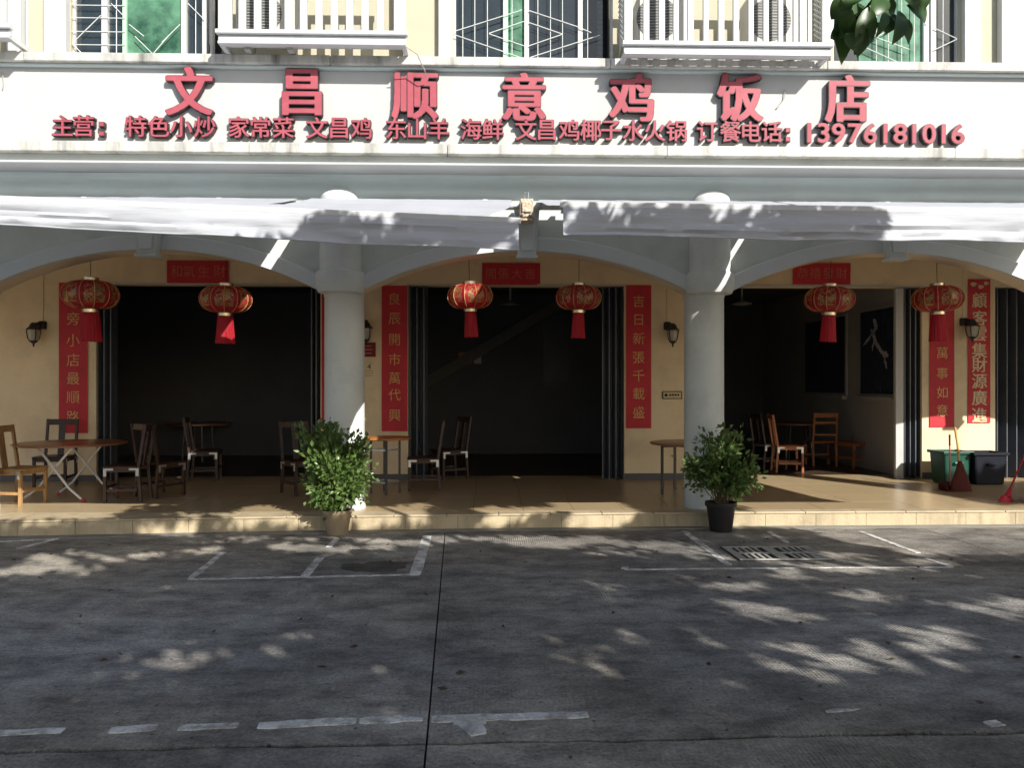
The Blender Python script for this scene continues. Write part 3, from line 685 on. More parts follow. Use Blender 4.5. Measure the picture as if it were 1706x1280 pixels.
for ch, px in row:
    if ch == '：':
        for dz in (.0, .105):
            lo = MB().box(ax(px, YL) - .035, ax(px, YL) + .03, YL, YL + .07, zr - .115 + dz, zr - .055 + dz).build('colon_dot', 'letterside', small, bevel=.008)
            MB().box(ax(px, YL) - .026, ax(px, YL) + .021, YL - .0035, YL - .0005, zr - .107 + dz, zr - .063 + dz).build('letter_face', 'letterface', lo)
        continue
    dg = ch.isdigit(); S = .315 if dg else .255; sx = 1.08 if dg else 1.0
    xx = ax(px, YL); z = zr - .008 if dg else (zr - .05 if ch == '：' else zr)
    m = MB(); put_text(m, ch, (xx, YL, z), S, (.036, .03) if dg else (.032, .026), .07, sx); lo = m.build('letter', 'letterside', small, fix=False)
    m = MB(); put_text(m, ch, (xx, YL - .0035, z), S, (.018, .012) if dg else (.014, .008), .003, sx); m.build('letter_face', 'letterface', lo, fix=False)
# ------------------------------------------------------------------ air conditioners behind the balusters
def aircon(px0, px1, label):
    l, r = ax(px0, 8.95), ax(px1, 8.95); t = empty('air_conditioner', ((l + r) / 2, 9.1, Z2), label, 'air conditioner', 'air conditioners in the upper cages')
    MB().box(l, r, 8.95, 9.25, Z2 + .12, 6.05).build('casing', 'acbody', t, bevel=.02)
    cx, cz = l + (r - l) * .38, Z2 + .40
    MB().lathe([(.25, 0), (.25, .012), (.235, .02), (.0, .02)], 28).data('x', 'acgrille')
    g = MB()
    vs = [(cx + .24 * math.cos(t), 8.947, cz + .24 * math.sin(t)) for t in np.linspace(0, 2 * math.pi, 29)[:-1]]
    g.add(vs + [(x, 8.9495, z) for x, y, z in vs], [tuple(range(28)), tuple(range(55, 27, -1))] + [(i, (i + 1) % 28, (i + 1) % 28 + 28, i + 28) for i in range(28)])
    go = g.build('fan_grille', 'acgrille', t)
    for k in range(-7, 8):
        hw = math.sqrt(max(0, .235 ** 2 - (k * .032) ** 2))
        MB().box(cx - hw, cx + hw, 8.940, 8.9465, cz + k * .032 - .003, cz + k * .032 + .003).build('grille_wire', 'pipe', go)
    for fx in (l + .12, r - .12): MB().box(fx - .03, fx + .03, 8.97, 9.22, Z2 + .002, Z2 + .12).build('foot', 'pipe', t)
aircon(392, 500, 'off-white air conditioner behind white balusters right of the green-paned left window')
aircon(1062, 1150, 'off-white air conditioner at the left end of the right balustrade cage')
aircon(1245, 1345, 'off-white air conditioner at the right end of the right balustrade cage')
for pts, lab in [([(675, 77), (695, 90), (708, 118), (712, 130)], 'thin loose wire dangling from the left cage over the fascia'),
                 ([(1308, 148), (1306, 165), (1294, 180), (1297, 178)], 'short dark wire hanging on the fascia left of the last large character'),
                 ([(4, 120), (6, 138), (4, 148)], 'short dark wire stub at the left end of the fascia')]:
    Yq = 8.77 if pts[0][0] == 675 else YSIGN - .02
    P = [at(a, b, Yq + (.09 * i if Yq < 9 else 0)) for i, (a, b) in enumerate(pts)]
    tag(MB().tube(P, .006, 5).build('dangling_wire', 'wire'), lab, 'wire')
# ------------------------------------------------------------------ awnings
YA = 6.3; YR = 9.22; ZR = 3.80
def awning(xl, xr, zl, zr_, bl, br, label, seed, gear, slit):
    t = empty('retractable_awning', ((xl + xr) / 2, YR, ZR), label, 'awning')
    nx, ny = 90, 14; vs = []; fs = []
    for j in range(ny + 1):
        v = j / ny
        for i in range(nx + 1):
            u = i / nx; x = xl + (xr - xl) * u; zb = zl + (zr_ - zl) * u
            if gear and u > .8: x -= .26 * math.sin(math.pi * v ** 2.6) * ((u - .8) / .2) ** 1.5
            z = ZR + (zb - ZR) * v - .05 * math.sin(math.pi * v) * (.6 + .4 * mnoise.noise(Vector((x * .8, seed, 0)))) + .022 * mnoise.noise(Vector((x * 1.7, v * 3, seed))) * math.sin(math.pi * v) + .006 * mnoise.noise(Vector((x * 6, v * 2, seed)))
            vs.append((x, YR + (YA - YR) * v, z))
    for j in range(ny):
        for i in range(nx):
            k = j * (nx + 1) + i
            if not (j < 6 and i in slit): fs.append((k, k + 1, k + nx + 2, k + nx + 1))
    f = MB().add(vs, fs).build('fabric', 'awning', t, smooth=True)
    vs = []; fs = []; ny = 8
    for j in range(ny + 1):
        v = j / ny
        for i in range(nx * 2 + 1):
            u = i / nx / 2; x = xl + .02 + (xr - xl - .04) * u; zt = zl + (zr_ - zl) * u - .02; zb = bl + (br - bl) * u + .02 * mnoise.noise(Vector((x * 1.5, seed + 3, 1)))
            wv = .05 * v * mnoise.noise(Vector((x * 1.3, seed, v))) + .022 * v * mnoise.noise(Vector((x * 4.2, seed, v * 3 + 2))) + .03 * mnoise.noise(Vector((x * .6, v * 5, seed))) * min(1, v * 2)
            vs.append((x, YA - .03 + wv - .03 * v * abs(1 - 2 * u) ** 8, zt + (zb - zt) * v))
    n2 = nx * 2 + 1
    for j in range(ny):
        for i in range(nx * 2): k = j * n2 + i; fs.append((k, k + 1, k + n2 + 1, k + n2))
    vo = MB().add(vs, fs).build('valance', 'awning', t, smooth=True)
    hem = MB(); hem.tube([(vs[ny * n2 + i][0], vs[ny * n2 + i][1], vs[ny * n2 + i][2]) for i in range(0, n2, 6)], .006, 6); hem.build('hem', 'awning', vo)
    MB().beam((xl, YA, zl), (xr, YA, zr_), .055, .05).build('front_bar', 'alu', t, bevel=.008)
    MB().tube([(xl + .01, YR - .02, ZR - .075), (xr + (.35 if gear else .0), YR - .02, ZR - .075)], .04, 14).build('roller_tube', 'alu', t, smooth=True)
    nb = int((xr - xl) / 1.6)
    for k in range(nb + 1):
        x = xl + .3 + (xr - xl - .6) * k / nb
        MB().box(x - .03, x + .03, YR - .07, 9.31, ZR - .14, ZR - .01).build('wall_bracket', 'alu', t, bevel=.006)
    if gear:
        c = at(877, 346, 9.0)
        go = MB().box(c.x - .075, c.x + .075, 8.93, 9.18, c.z - .12, c.z + .09).build('gear_box', 'rust', t, bevel=.012)
        MB().box(c.x - .1, c.x + .09, 8.95, 9.17, c.z - .155, c.z - .121).build('gear_plate', 'rust', go, bevel=.005)
        MB().box(c.x - .055, c.x + .055, 8.905, 8.928, c.z - .07, c.z + .05).build('gear_cover', 'rust', go, bevel=.01)
        for dx in (-.045, .045): MB().tube([(c.x + dx, 8.90, c.z - .09), (c.x + dx, 8.93, c.z - .09)], .014, 8).build('bolt', 'steel', go)
        MB().tube([(c.x - .02, 8.98, c.z + .09), (c.x - .02, 8.98, c.z + .17), (c.x + .02, 8.98, c.z + .17), (c.x + .02, 8.98, c.z + .09)], .008, 6).build('crank_eye', 'steel', go)
awning(-6.4, ax(868, YA), 3.20, 2.955, 3.03, 2.715, 'left white retractable awning with tilted valance ending at the rusty gear box', 3.3, True, (57, 58))
awning(ax(933, YA), 6.8, 3.085, 3.03, 2.84, 2.78, 'right white retractable awning with straight tree-shaded valance', 8.8, False, (39,))
# ------------------------------------------------------------------ red lanterns
def make_lantern():
    t = empty('red_lantern', (0, 0, 0), local=True)
    prof = [(.075 + 0, .155)] + [(.305 * math.cos(a) ** .62, .165 * math.sin(a)) for a in np.linspace(1.28, -1.28, 21)] + [(.075, -.155)]
    MB().lathe(prof, 96, (0, 0, 0), lobes=12, amp=.05).build('body', 'silk', t, smooth=True)
    MB().lathe([(.085, .15), (.088, .16), (.088, .195), (.07, .2), (0, .2)], 24).build('top_cap', 'brass', t, smooth=True)
    MB().lathe([(0, -.205), (.08, -.205), (.09, -.2), (.09, -.165), (.08, -.155)], 24).build('bottom_cap', 'brass', t, smooth=True)
    n = 40; vs = []; fs = []
    for j, (r, z) in enumerate(((.088, -.20), (.096, -.30), (.102, -.42), (.108, -.53))):
        for k in range(n):
            a = 2 * math.pi * k / n; rr = r * (1 + (.05 * (k % 2) + .03 * math.sin(k * 2.3)) * j / 2); vs.append((rr * math.cos(a), rr * .8 * math.sin(a), z - (.012 * ((k * 7) % 5) / 4 if j == 3 else 0)))
    for j in range(3):
        for k in range(n): fs.append((j * n + k, j * n + (k + 1) % n, (j + 1) * n + (k + 1) % n, (j + 1) * n + k))
    MB().add(vs, fs).build('tassel', 'tassel', t)
    for a in range(12):
        th = 2 * math.pi * a / 12
        MB().tube([(r * math.cos(th) * 1.004, r * math.sin(th) * 1.004, z) for r, z in prof[::2]], .0035, 5).build('rib', 'goldink', t)
    return t
YLN = 9.80
spots = [(151, 491, 1.06, 'red lantern hanging in front of the left couplet banner'), (376, 499, 1.0, 'red lantern hanging before the dark left doorway'),
         (783, 494, .93, 'partly sunlit red lantern left in the middle archway'), (964, 496, .93, 'shaded red lantern right in the middle archway'),
         (1382, 499, .98, 'red lantern hanging before the right doorway below its red header strip'), (1562, 498, .98, 'rightmost red lantern hanging over the banner beside the bins')]
lp = make_lantern()
for i, (px, py, s, lab) in enumerate(spots):
    o = lp if i == 0 else copy_tree(lp)
    c = at(px, py, YLN); o.location = c; o.scale = (s, s, s); o.rotation_euler = (R(random.uniform(-2, 2)), R(random.uniform(-2.2, 2.2)), random.uniform(0, 1.5))
    tag(o, lab, 'lantern', 'red lanterns under the arches')
    mid = min(((a + b) / 2 for a, b in zip(xs, xs[1:])), key=lambda m: abs(m - c.x)); zt = (ZC - RAD) + math.sqrt(RAD ** 2 - (c.x - mid) ** 2) + .05
    if YLN > YS + WT: zt = 3.95
    m = MB().tube([(0, 0, .19), (0, 0, (zt - c.z) / s)], .004, 5); me = m.data('cord', 'string')
    co = mesh_obj('cord', me, o)
# ------------------------------------------------------------------ couplets, header strips, plaques
def banner(name, px0, px1, py0, py1, chars, ys, label, size, mt='goldink', bold=None, vertical=True, pxs=None):
    Y = YD - .016; a, b = ax(px0, Y), ax(px1, Y); z0, z1 = at(px0, py1, Y).z, at(px0, py0, Y).z
    z0, z1 = azz(py1, Y, (px0 + px1) / 2), azz(py0, Y, (px0 + px1) / 2)
    n = 14; vs = []; fs = []
    m = MB()
    for i in range(n + 1):
        z = z0 + (z1 - z0) * i / n; e = .0025 * mnoise.noise(Vector((a, z * 2, 0)))
        m.v += [(a, Y + e, z), (b, Y - e, z), (b, Y - e + .003, z), (a, Y + e + .003, z)]
    for i in range(n):
        for j in range(4): m.f.append((i * 4 + j, i * 4 + (j + 1) % 4, i * 4 + 4 + (j + 1) % 4, i * 4 + 4 + j))
    m.f += [(0, 1, 2, 3), (n * 4 + 3, n * 4 + 2, n * 4 + 1, n * 4)]
    o = tag(m.build(name, 'redpaper'), label, 'banner', 'red couplet papers')
    for i, ch in enumerate(chars):
        t = MB(); cx = (a + b) / 2 if vertical else ax(pxs[i], Y); cz = azz(ys[i] if vertical else ys, Y, pxs[i] if pxs else (px0 + px1) / 2)
        put_text(t, ch, (cx, Y - .0065, cz), size, bold, .003); t.build('character', mt, o, fix=False)
    return o
banner('couplet_banner', 98, 146, 471, 722, '路旁小店最順路', [497, 531, 567, 600, 631, 662, 695], 'red couplet banner with gold writing left of the left doorway', .21)
banner('couplet_banner', 536, 578, 473, 716, '', [], 'red couplet banner mostly hidden behind the left column', .2)
banner('couplet_banner', 636, 679, 476, 719, '良辰開市萬代興', [498, 531, 566, 599, 630, 658, 692], 'red couplet banner between the left column and the middle doorway', .20, 'goldink')
banner('couplet_banner', 1043, 1085, 475, 714, '吉日新張千載盛', [502, 533, 564, 596, 626, 656, 687], 'red couplet banner right of the middle doorway beside the wall lamp', .20, 'goldink')
banner('couplet_banner', 1549, 1590, 478, 712, '萬事如意', [588, 622, 654, 684], 'red couplet banner with four low gold characters right of the right doorway', .20)
ob = banner('couplet_banner', 1613, 1650, 465, 705, '顧客雲集財源廣進', [500, 530, 556, 584, 608, 635, 663, 692], 'narrow red banner with large pale gold characters at the far right', .255, 'palegold', (.02, .012))
ob2 = banner('header_strip', 278, 381, 434, 472, '和氣生財', 452, 'faded red header strip above the left doorway', .20, 'faintgold', None, False, [294, 315, 340, 366])
banner('header_strip', 803, 900, 438, 475, '開張大吉', 456, 'dim red header strip above the middle doorway', .18, 'faintgold', None, False, [818, 839, 861, 883])
banner('header_strip', 1321, 1417, 438, 474, '恭禧發財', 455, 'red header strip above the right doorway', .19, 'faintgold', None, False, [1337, 1358, 1380, 1402])
for o, c in zip([x for x in COL.objects if x.name.startswith('header_strip')], range(9)): o['group'] = 'red header strips over the doorways'
# top flourish on the pale gold banner
for k, (px, py, r) in enumerate(((1622, 474, .05), (1634, 478, .045), (1643, 472, .04), (1627, 700, .05), (1640, 698, .045))):
    c = at(px, py, YD - .02); MB().add([(c.x + r * math.cos(t) * (1 + .3 * math.sin(3 * t + k)), c.y, c.z + r * .7 * math.sin(t)) for t in np.linspace(0, 2 * math.pi, 15)[:-1]], [tuple(range(14))]).build('flourish', 'palegold', ob, fix=False)
sg = at(613, 583, YD - .02); so1 = empty('notice_sign', (sg.x, sg.y, sg.z), 'small dark red notice sign on the wall just right of the left column', 'sign')
MB().box(ax(594, YD), ax(626, YD), YD - .02, YD - .001, azz(595, YD), azz(571, YD)).build('board', 'redpaper', so1, bevel=.003)
MT['darkred'] = mat('dark_red_board', (.17, .018, .022), .5)
so1.children[0].data.materials[0] = MT['darkred']
for k, (y, wd) in enumerate(((577, .5), (583, .8), (589, .6))):
    z = azz(y, YD); c = ax(614, YD); MB().box(c - .11 * wd, c + .08 * wd, YD - .023, YD - .0205, z - .008, z + .008).build('text_line', 'faintgold', so1)
pl = at(1119, 658, YD); so2 = empty('wall_plaque', pl, 'small black framed brass plaque on the cream wall left of the right column', 'sign')
a, b, z0, z1 = ax(1103, YD), ax(1136, YD), azz(665, YD, 1119), azz(652, YD, 1119)
MB().box(a, b, YD - .015, YD - .001, z0, z1).build('frame', 'black', so2)
MB().box(a + .015, b - .015, YD - .018, YD - .0155, z0 + .013, z1 - .013).build('plate', 'plaque', so2)
MB().lathe([(.028, 0), (.028, .004), (.018, .004)], 14).data('e', 'black')
m = MB(); 
m.add([(a + .06 + .026 * math.cos(t), YD - .0205, (z0 + z1) / 2 + .026 * math.sin(t)) for t in np.linspace(0, 6.283, 15)[:-1]], [tuple(range(14))]); m.build('emblem', 'black', so2, fix=False)
for i in range(4):
    c = a + .125 + i * .042; MB().box(c - .014, c + .014, YD - .0205, YD - .0185, (z0 + z1) / 2 - .012, (z0 + z1) / 2 + .02).build('text_mark', 'black', so2)
hn = MB(); put_text(hn, '4', (ax(615, YD), YD - .004, azz(611, YD)), .12, None, .003); ho = hn.build('wall_marking', 'black', fix=False)
tag(ho, 'small faded black marking on the wall under the red notice sign', 'marking')
for i in range(3):
    m = MB(); m.box(ax(606, YD), ax(622, YD), YD - .004, YD - .001, azz(618 + i * 4, YD) - .003, azz(618 + i * 4, YD) + .003); m.build('text_line', 'gateline', ho)
# ------------------------------------------------------------------ wall lamps
def wall_lamp(px, py, side, label):
    c = at(px, py, YD - .17); t = empty('wall_lamp', (c.x, YD, c.z), label, 'lamp', 'black lantern lamps on the arcade wall')
    bx = c.x + side * .05
    MB().lathe([(.055, -.06), (.06, -.03), (.06, .03), (.05, .06)], 14, (bx, YD - .02, c.z + .13)).build('wall_plate', 'lamp', t, smooth=True)
    MB().tube([(bx, YD - .02, c.z + .14), (bx, YD - .09, c.z + .16), (c.x, YD - .16, c.z + .13)], .022, 8).build('arm', 'lamp', t, smooth=True)
    MB().lathe([(.02, .16), (.045, .14), (.07, .09), (.105, .06), (.105, .05), (.02, .05)], 8, c).build('hood', 'lamp', t)
    MB().lathe([(.08, .05), (.085, .02), (.07, -.07), (.045, -.12), (.01, -.12)], 8, c).build('glass', 'lampglass', t)
    cg = MB()
    for k in range(4):
        a = math.pi / 4 + k * math.pi / 2
        cg.tube([(c.x + r * math.cos(a), c.y + r * math.sin(a), c.z + z) for r, z in ((.092, .05), (.098, .02), (.08, -.08), (.05, -.13))], .008, 5)
    cg.lathe([(.055, -.115), (.06, -.125), (.03, -.15), (.012, -.16), (.016, -.175), (.004, -.215), (0, -.215)], 10, c); cg.build('cage', 'lamp', t)
    MB().tube([(bx, YD - .006, c.z + .15), (bx, YD - .006, 3.9)], .008, 5).build('conduit', 'soffit', t)
wall_lamp(56, 555, 1, 'black lantern wall lamp at the left end left of the couplet banner')
wall_lamp(610, 553, -1, 'black lantern wall lamp peeking out behind the left column')
wall_lamp(1121, 556, -1, 'black lantern wall lamp between couplet banner and right column')
wall_lamp(1620, 549, -1, 'black lantern wall lamp overlapping the far right pale gold banner')
# ------------------------------------------------------------------ folding gates
def gate(px0, px1, label, n, Y0=YD + .05):
    a, b = ax(px0, Y0), ax(px1, Y0); t = empty('folding_gate', ((a + b) / 2, Y0, PZ), label, 'gate', 'folded dark metal gates in the doorways')
    for i in range(n):
        x0 = a + (b - a) * i / n; x1 = a + (b - a) * (i + 1) / n
        y0, y1 = (Y0, Y0 + .12) if i % 2 == 0 else (Y0 + .12, Y0)
        MB().beam(((x0 + .006), y0, (PZ + ZH) / 2 - 0), ((x1 - .006), y1, (PZ + ZH) / 2), .012, ZH - PZ - .03).build('slat', 'gate', t, bevel=.002)
        MB().box(x0 - .008, x0 + .008, y0 - .012, y0 + .008, PZ + .002, ZH - .012).build('stile', 'gateline', t, bevel=.002)
    return t
gate(163, 190, 'dark folding gate gathered at the left side of the left doorway', 5)
gate(519, 531, 'dark folding gate gathered at the right side of the left doorway', 3)
gate(683, 712, 'dark folding gate gathered at the left side of the middle doorway', 5)
gate(1004, 1037, 'dark folding gate gathered at the right side of the middle doorway', 6)
gate(1507, 1534, 'dark folding gate gathered at the right side of the right doorway', 6)
gate(1661, 1790, 'closed dark blue folding gate at the far right edge', 16)
jb2 = ax(1492, YD + .06); tag(MB().box(jb2, ax(1505, YD + .06), YD + .05, YD + .12, PZ, ZH - .01).build('door_post', 'whitetrim', bevel=.004), 'pale door post standing beside the folding gate of the right doorway', 'post')
# ------------------------------------------------------------------ chairs
def make_chair(m, ladder=False, tall=.98):
    t = empty('wooden_chair', (0, 0, 0), local=True); W, Dp, S = .205, .20, .455
    for sx in (-1, 1):
        MB().beam((sx * W, -Dp, 0), (sx * W, -Dp, S - .03), .038).build('leg', m, t, bevel=.004)
        k = MB(); k.beam((sx * W, Dp + .03, 0), (sx * W, Dp, S - .03), .038); k.beam((sx * W, Dp, S - .028), (sx * (W - .005), Dp + .085, tall), .036); k.build('leg', m, t, bevel=.004)
    MB().box(-W - .025, W + .025, -Dp - .03, Dp - .022, S - .02, S + .005).build('seat', m, t, bevel=.008)
    for sx in (-1, 1):
        MB().box(sx * W - .011, sx * W + .011, -Dp + .02, Dp - .02, S - .07, S - .021).build('seat_rail', m, t)
        MB().box(sx * W - .011, sx * W + .011, -Dp + .02, Dp - .01, .14, .175).build('stretcher', m, t)
    MB().box(-W + .02, W - .02, -Dp - .011, -Dp + .011, S - .07, S - .021).build('seat_rail', m, t)
    MB().box(-W + .02, W - .02, -Dp - .011, -Dp + .011, .17, .205).build('stretcher', m, t)
    def bk(z): return Dp + .085 * (z - S) / (tall - S)
    MB().beam((-W + .012, bk(tall - .05), tall - .045), (W - .012, bk(tall - .05), tall - .045), .026, .085).build('top_rail', m, t, bevel=.006)
    if ladder:
        MB().beam((-W + .015, bk(.82), .80), (W - .015, bk(.82), .80), .02, .04).build('back_slat', m, t)
        MB().beam((-W + .015, bk(.6), .58), (W - .015, bk(.6), .58), .02, .035).build('back_slat', m, t)
    else:
        MB().beam((0, bk(S + .02), S), (0, bk(tall - .09), tall - .085), .085, .016, up=(0, 1, 0)).build('splat', m, t)
    for sx in (-1, 1):
        for sy in (-1, 1):
            k = MB(); ex = sx * (W + .0215); y = sy * Dp * .97
            k.box(min(ex, ex + sx * .004), max(ex, ex + sx * .004), y - .018, y + .018, S - .12, S - .02)
            k.box(min(ex, ex + sx * .004), max(ex, ex + sx * .004), min(y - sy * .018, y - sy * .1), max(y - sy * .018, y - sy * .1), S - .045, S - .02)
            k.build('corner_bracket', 'steel', t)
    return t
protos = {}
def chair(kind, px, py, rz, label, z=PZ):
    if kind not in protos:
        protos[kind] = make_chair({'dark': 'darkwood', 'tan': 'tanwood', 'red': 'redwood', 'ladder': 'redwood'}[kind], kind == 'ladder'); o = protos[kind]
    else: o = copy_tree(protos[kind])
    p = gd(px, py, z); o.location = p; o.rotation_euler = (0, 0, R(rz)); tag(o, label, 'chair', 'wooden dining chairs')
chair('tan', 32, 840, 78, 'sunlit tan wooden chair cut off by the left edge of the picture')
chair('dark', 92, 812, 8, 'dark wooden chair standing behind the round folding table')
chair('dark', 212, 834, -84, 'dark brown wooden chair right of the folding table with steel corner brackets')
chair('dark', 268, 826, 150, 'dark splat back chair standing behind the bracketed chair at the left doorway')
chair('dark', 342, 799, 100, 'dark chair standing furthest inside the left doorway')
chair('dark', 505, 822, 40, 'dark chair half hidden behind the left potted shrub')
chair('dark', 706, 815, -86, 'dark chair side-on at the left foot of the middle doorway')
chair('dark', 748, 797, -60, 'dark chair just inside the middle doorway, seat brackets glinting')
chair('red', 1312, 786, 82, 'reddish wooden chair just inside the right doorway beside the shrub')
chair('ladder', 1367, 776, 176, 'reddish ladder back chair in the middle of the right doorway')
chair('red', 1422, 779, -70, 'dim reddish chair inside the right doorway near the pale door post')
chair('dark', 1455, 775, -120, 'darkest chair in the right doorway close to the door post')
chair('dark', 1282, 781, 100, 'dark chair partly hidden by the sunlit tip of the right shrub')
# ------------------------------------------------------------------ tables
p = gd(118, 830, PZ); TR = .68; th = .73
ft = empty('folding_table', p, 'brown round folding table on white crossed tube legs', 'table')
MB().lathe([(TR - .02, th - .026), (TR, th - .018), (TR, th - .004), (TR - .012, th), (0, th)], 48, (p.x, p.y, PZ)).build('tabletop', 'tabletop', ft, smooth=True)
for yy, off in ((-.30, -.06), (.30, .06)):
    for s in (-1, 1):
        x0 = p.x + off
        MB().tube([(x0 + s * .22, p.y + yy * .9 + s * .02, PZ + th - .03), (x0 - s * .15, p.y + yy + s * .02, PZ + .24), (x0 - s * .20, p.y + yy + s * .02, PZ + .17), (x0 - s * .40, p.y + yy * 1.15 + s * .02, PZ + .02)], .016, 10).build('leg', 'whitemetal', ft, smooth=True)
        MB().tube([(x0 - s * .385, p.y + yy * 1.15 + s * .02, PZ + .032), (x0 - s * .425, p.y + yy * 1.16 + s * .02, PZ + .003)], .019, 8).build('foot_cap', 'redplastic', ft)
for s in (-1, 1): MB().tube([(p.x + s * .16, p.y - .27, PZ + th - .035), (p.x + s * .28, p.y + .27, PZ + th - .035)], .011, 8).build('cross_bar', 'whitemetal', ft)
p = gd(642, 822, PZ); th = .77
rt = empty('small_round_table', p, 'small orange topped table on dark metal legs behind the left column', 'table')
MB().lathe([(.34, th - .03), (.355, th - .02), (.355, th - .004), (.345, th), (0, th)], 40, (p.x, p.y, PZ)).build('tabletop', 'orangetop', rt, smooth=True)
q = .19
for sx, sy in ((-1, -.2), (.2, -1), (1, .2), (-.2, 1)):
    MB().beam((p.x + sx * q, p.y + sy * q, PZ), (p.x + sx * q, p.y + sy * q, PZ + th - .03), .03).build('leg', 'darkmetal', rt, bevel=.003)
cs = [(-1, -.2), (.2, -1), (1, .2), (-.2, 1)]
for z in (.16, .60):
    for (a, b), (c, d) in zip(cs, cs[1:] + cs[:1]): MB().beam((p.x + a * q, p.y + b * q, PZ + z), (p.x + c * q, p.y + d * q, PZ + z), .014, .022).build('stretcher', 'steel', rt)
p = gd(1143, 822, PZ); p.x += .1; th = .70
bt = empty('round_table', p, 'brown round table partly hidden behind the right column', 'table')
MB().lathe([(.56, th - .03), (.59, th - .02), (.59, th - .004), (.575, th), (0, th)], 48, (p.x, p.y, PZ)).build('tabletop', 'tabletop', bt, smooth=True)
for sx, sy in ((-1, -.35), (.35, -1), (1, .35), (-.35, 1)):
    MB().beam((p.x + sx * .46, p.y + sy * .40, PZ), (p.x + sx * .46, p.y + sy * .40, PZ + th - .03), .035).build('leg', 'darkmetal', bt, bevel=.003)
MB().beam((p.x - .44, p.y - .14, PZ + th - .045), (p.x + .44, p.y + .14, PZ + th - .045), .02, .03).build('apron', 'darkmetal', bt)
MB().beam((p.x + .16, p.y - .38, PZ + th - .045), (p.x - .16, p.y + .38, PZ + th - .045), .02, .03).build('apron', 'darkmetal', bt)
for px, py, r, lab in ((1330, 767, .55, 'brown round dining table among the chairs in the right doorway'), (330, 768, .6, 'dark round dining table inside the left doorway')):
    p = gd(px, py, PZ); it = empty('dining_table', p, lab, 'table')
    MB().lathe([(r - .03, .70), (r, .71), (r, .735), (r - .01, .74), (0, .74)], 40, (p.x, p.y, PZ)).build('tabletop', 'tabletop', it, smooth=True)
    for k in range(4): a = .6 + k * math.pi / 2; MB().tube([(p.x + .3 * math.cos(a), p.y + .3 * math.sin(a), PZ), (p.x + .25 * math.cos(a), p.y + .25 * math.sin(a), PZ + .705)], .018, 8).build('leg', 'darkmetal', it)
# notices in the middle room
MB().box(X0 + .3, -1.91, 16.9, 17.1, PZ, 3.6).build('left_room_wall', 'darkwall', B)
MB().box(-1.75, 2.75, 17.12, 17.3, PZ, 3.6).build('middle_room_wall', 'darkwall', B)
MB().beam(at(690, 650, 16.9), at(935, 505, 16.9), .12, .22).build('stair_stringer', mat('stair_paint', (.17, .165, .16), .7), B)
MB().box(ax(905, 17.1), ax(950, 17.1), 17.10, 17.119, azz(640, 17.1), azz(530, 17.1)).build('interior_door', 'gate', B)
for px0, px1, y0, y1, m_, lab in ((764, 786, 587, 606, 'orangetop', 'small orange notice on the back wall of the middle room'), (790, 802, 584, 606, 'poster', 'small pale sheet on the back wall of the middle room')):
    tag(MB().box(ax(px0, 17.1), ax(px1, 17.1), 17.105, 17.119, azz(y1, 17.1), azz(y0, 17.1)).build('notice', m_), lab, 'notice')
# ------------------------------------------------------------------ potted shrubs
def leaf_cloud(pos, dirs, length, width, seed, curl=.25):
    """kite-shaped folded leaves; pos,dirs Nx3"""
    r = np.random.default_rng(seed); N = len(pos)
    d = dirs / np.linalg.norm(dirs, axis=1, keepdims=True)
    rv = r.normal(size=(N, 3)); s = np.cross(d, rv); s /= np.linalg.norm(s, axis=1, keepdims=True); n = np.cross(s, d)
    L = length * r.uniform(.65, 1.25, (N, 1)); W = width * r.uniform(.7, 1.2, (N, 1))
    a = pos; b = pos + d * L * .45 + s * W * .5 + n * W * .12; c = pos + d * L - n * L * curl * .4; e = pos + d * L * .45 - s * W * .5 + n * W * .12; m = pos + d * L * .5 - n * W * .10
    V = np.stack([a, b, c, e, m], 1).reshape(-1, 3); k = np.arange(N)[:, None] * 5
    F = np.concatenate([k + np.array([[0, 1, 4]]), k + np.array([[1, 2, 4]]), k + np.array([[2, 3, 4]]), k + np.array([[3, 0, 4]])], 0)
    return V, F
def np_mesh(name, V, F, m, parent):
    me = bpy.data.meshes.new(name); org = ORG[parent.name]
    V = V - np.array(org); nv, nf = len(V), len(F)
    me.vertices.add(nv); me.vertices.foreach_set('co', V.astype(np.float32).ravel())
    me.loops.add(nf * 3); me.loops.foreach_set('vertex_index', F.astype(np.int32).ravel())
    me.polygons.add(nf); me.polygons.foreach_set('loop_start', np.arange(0, nf * 3, 3, dtype=np.int32))
    me.update(calc_edges=True); me.validate(); me.materials.append(MT[m]); return mesh_obj(name, me, parent)
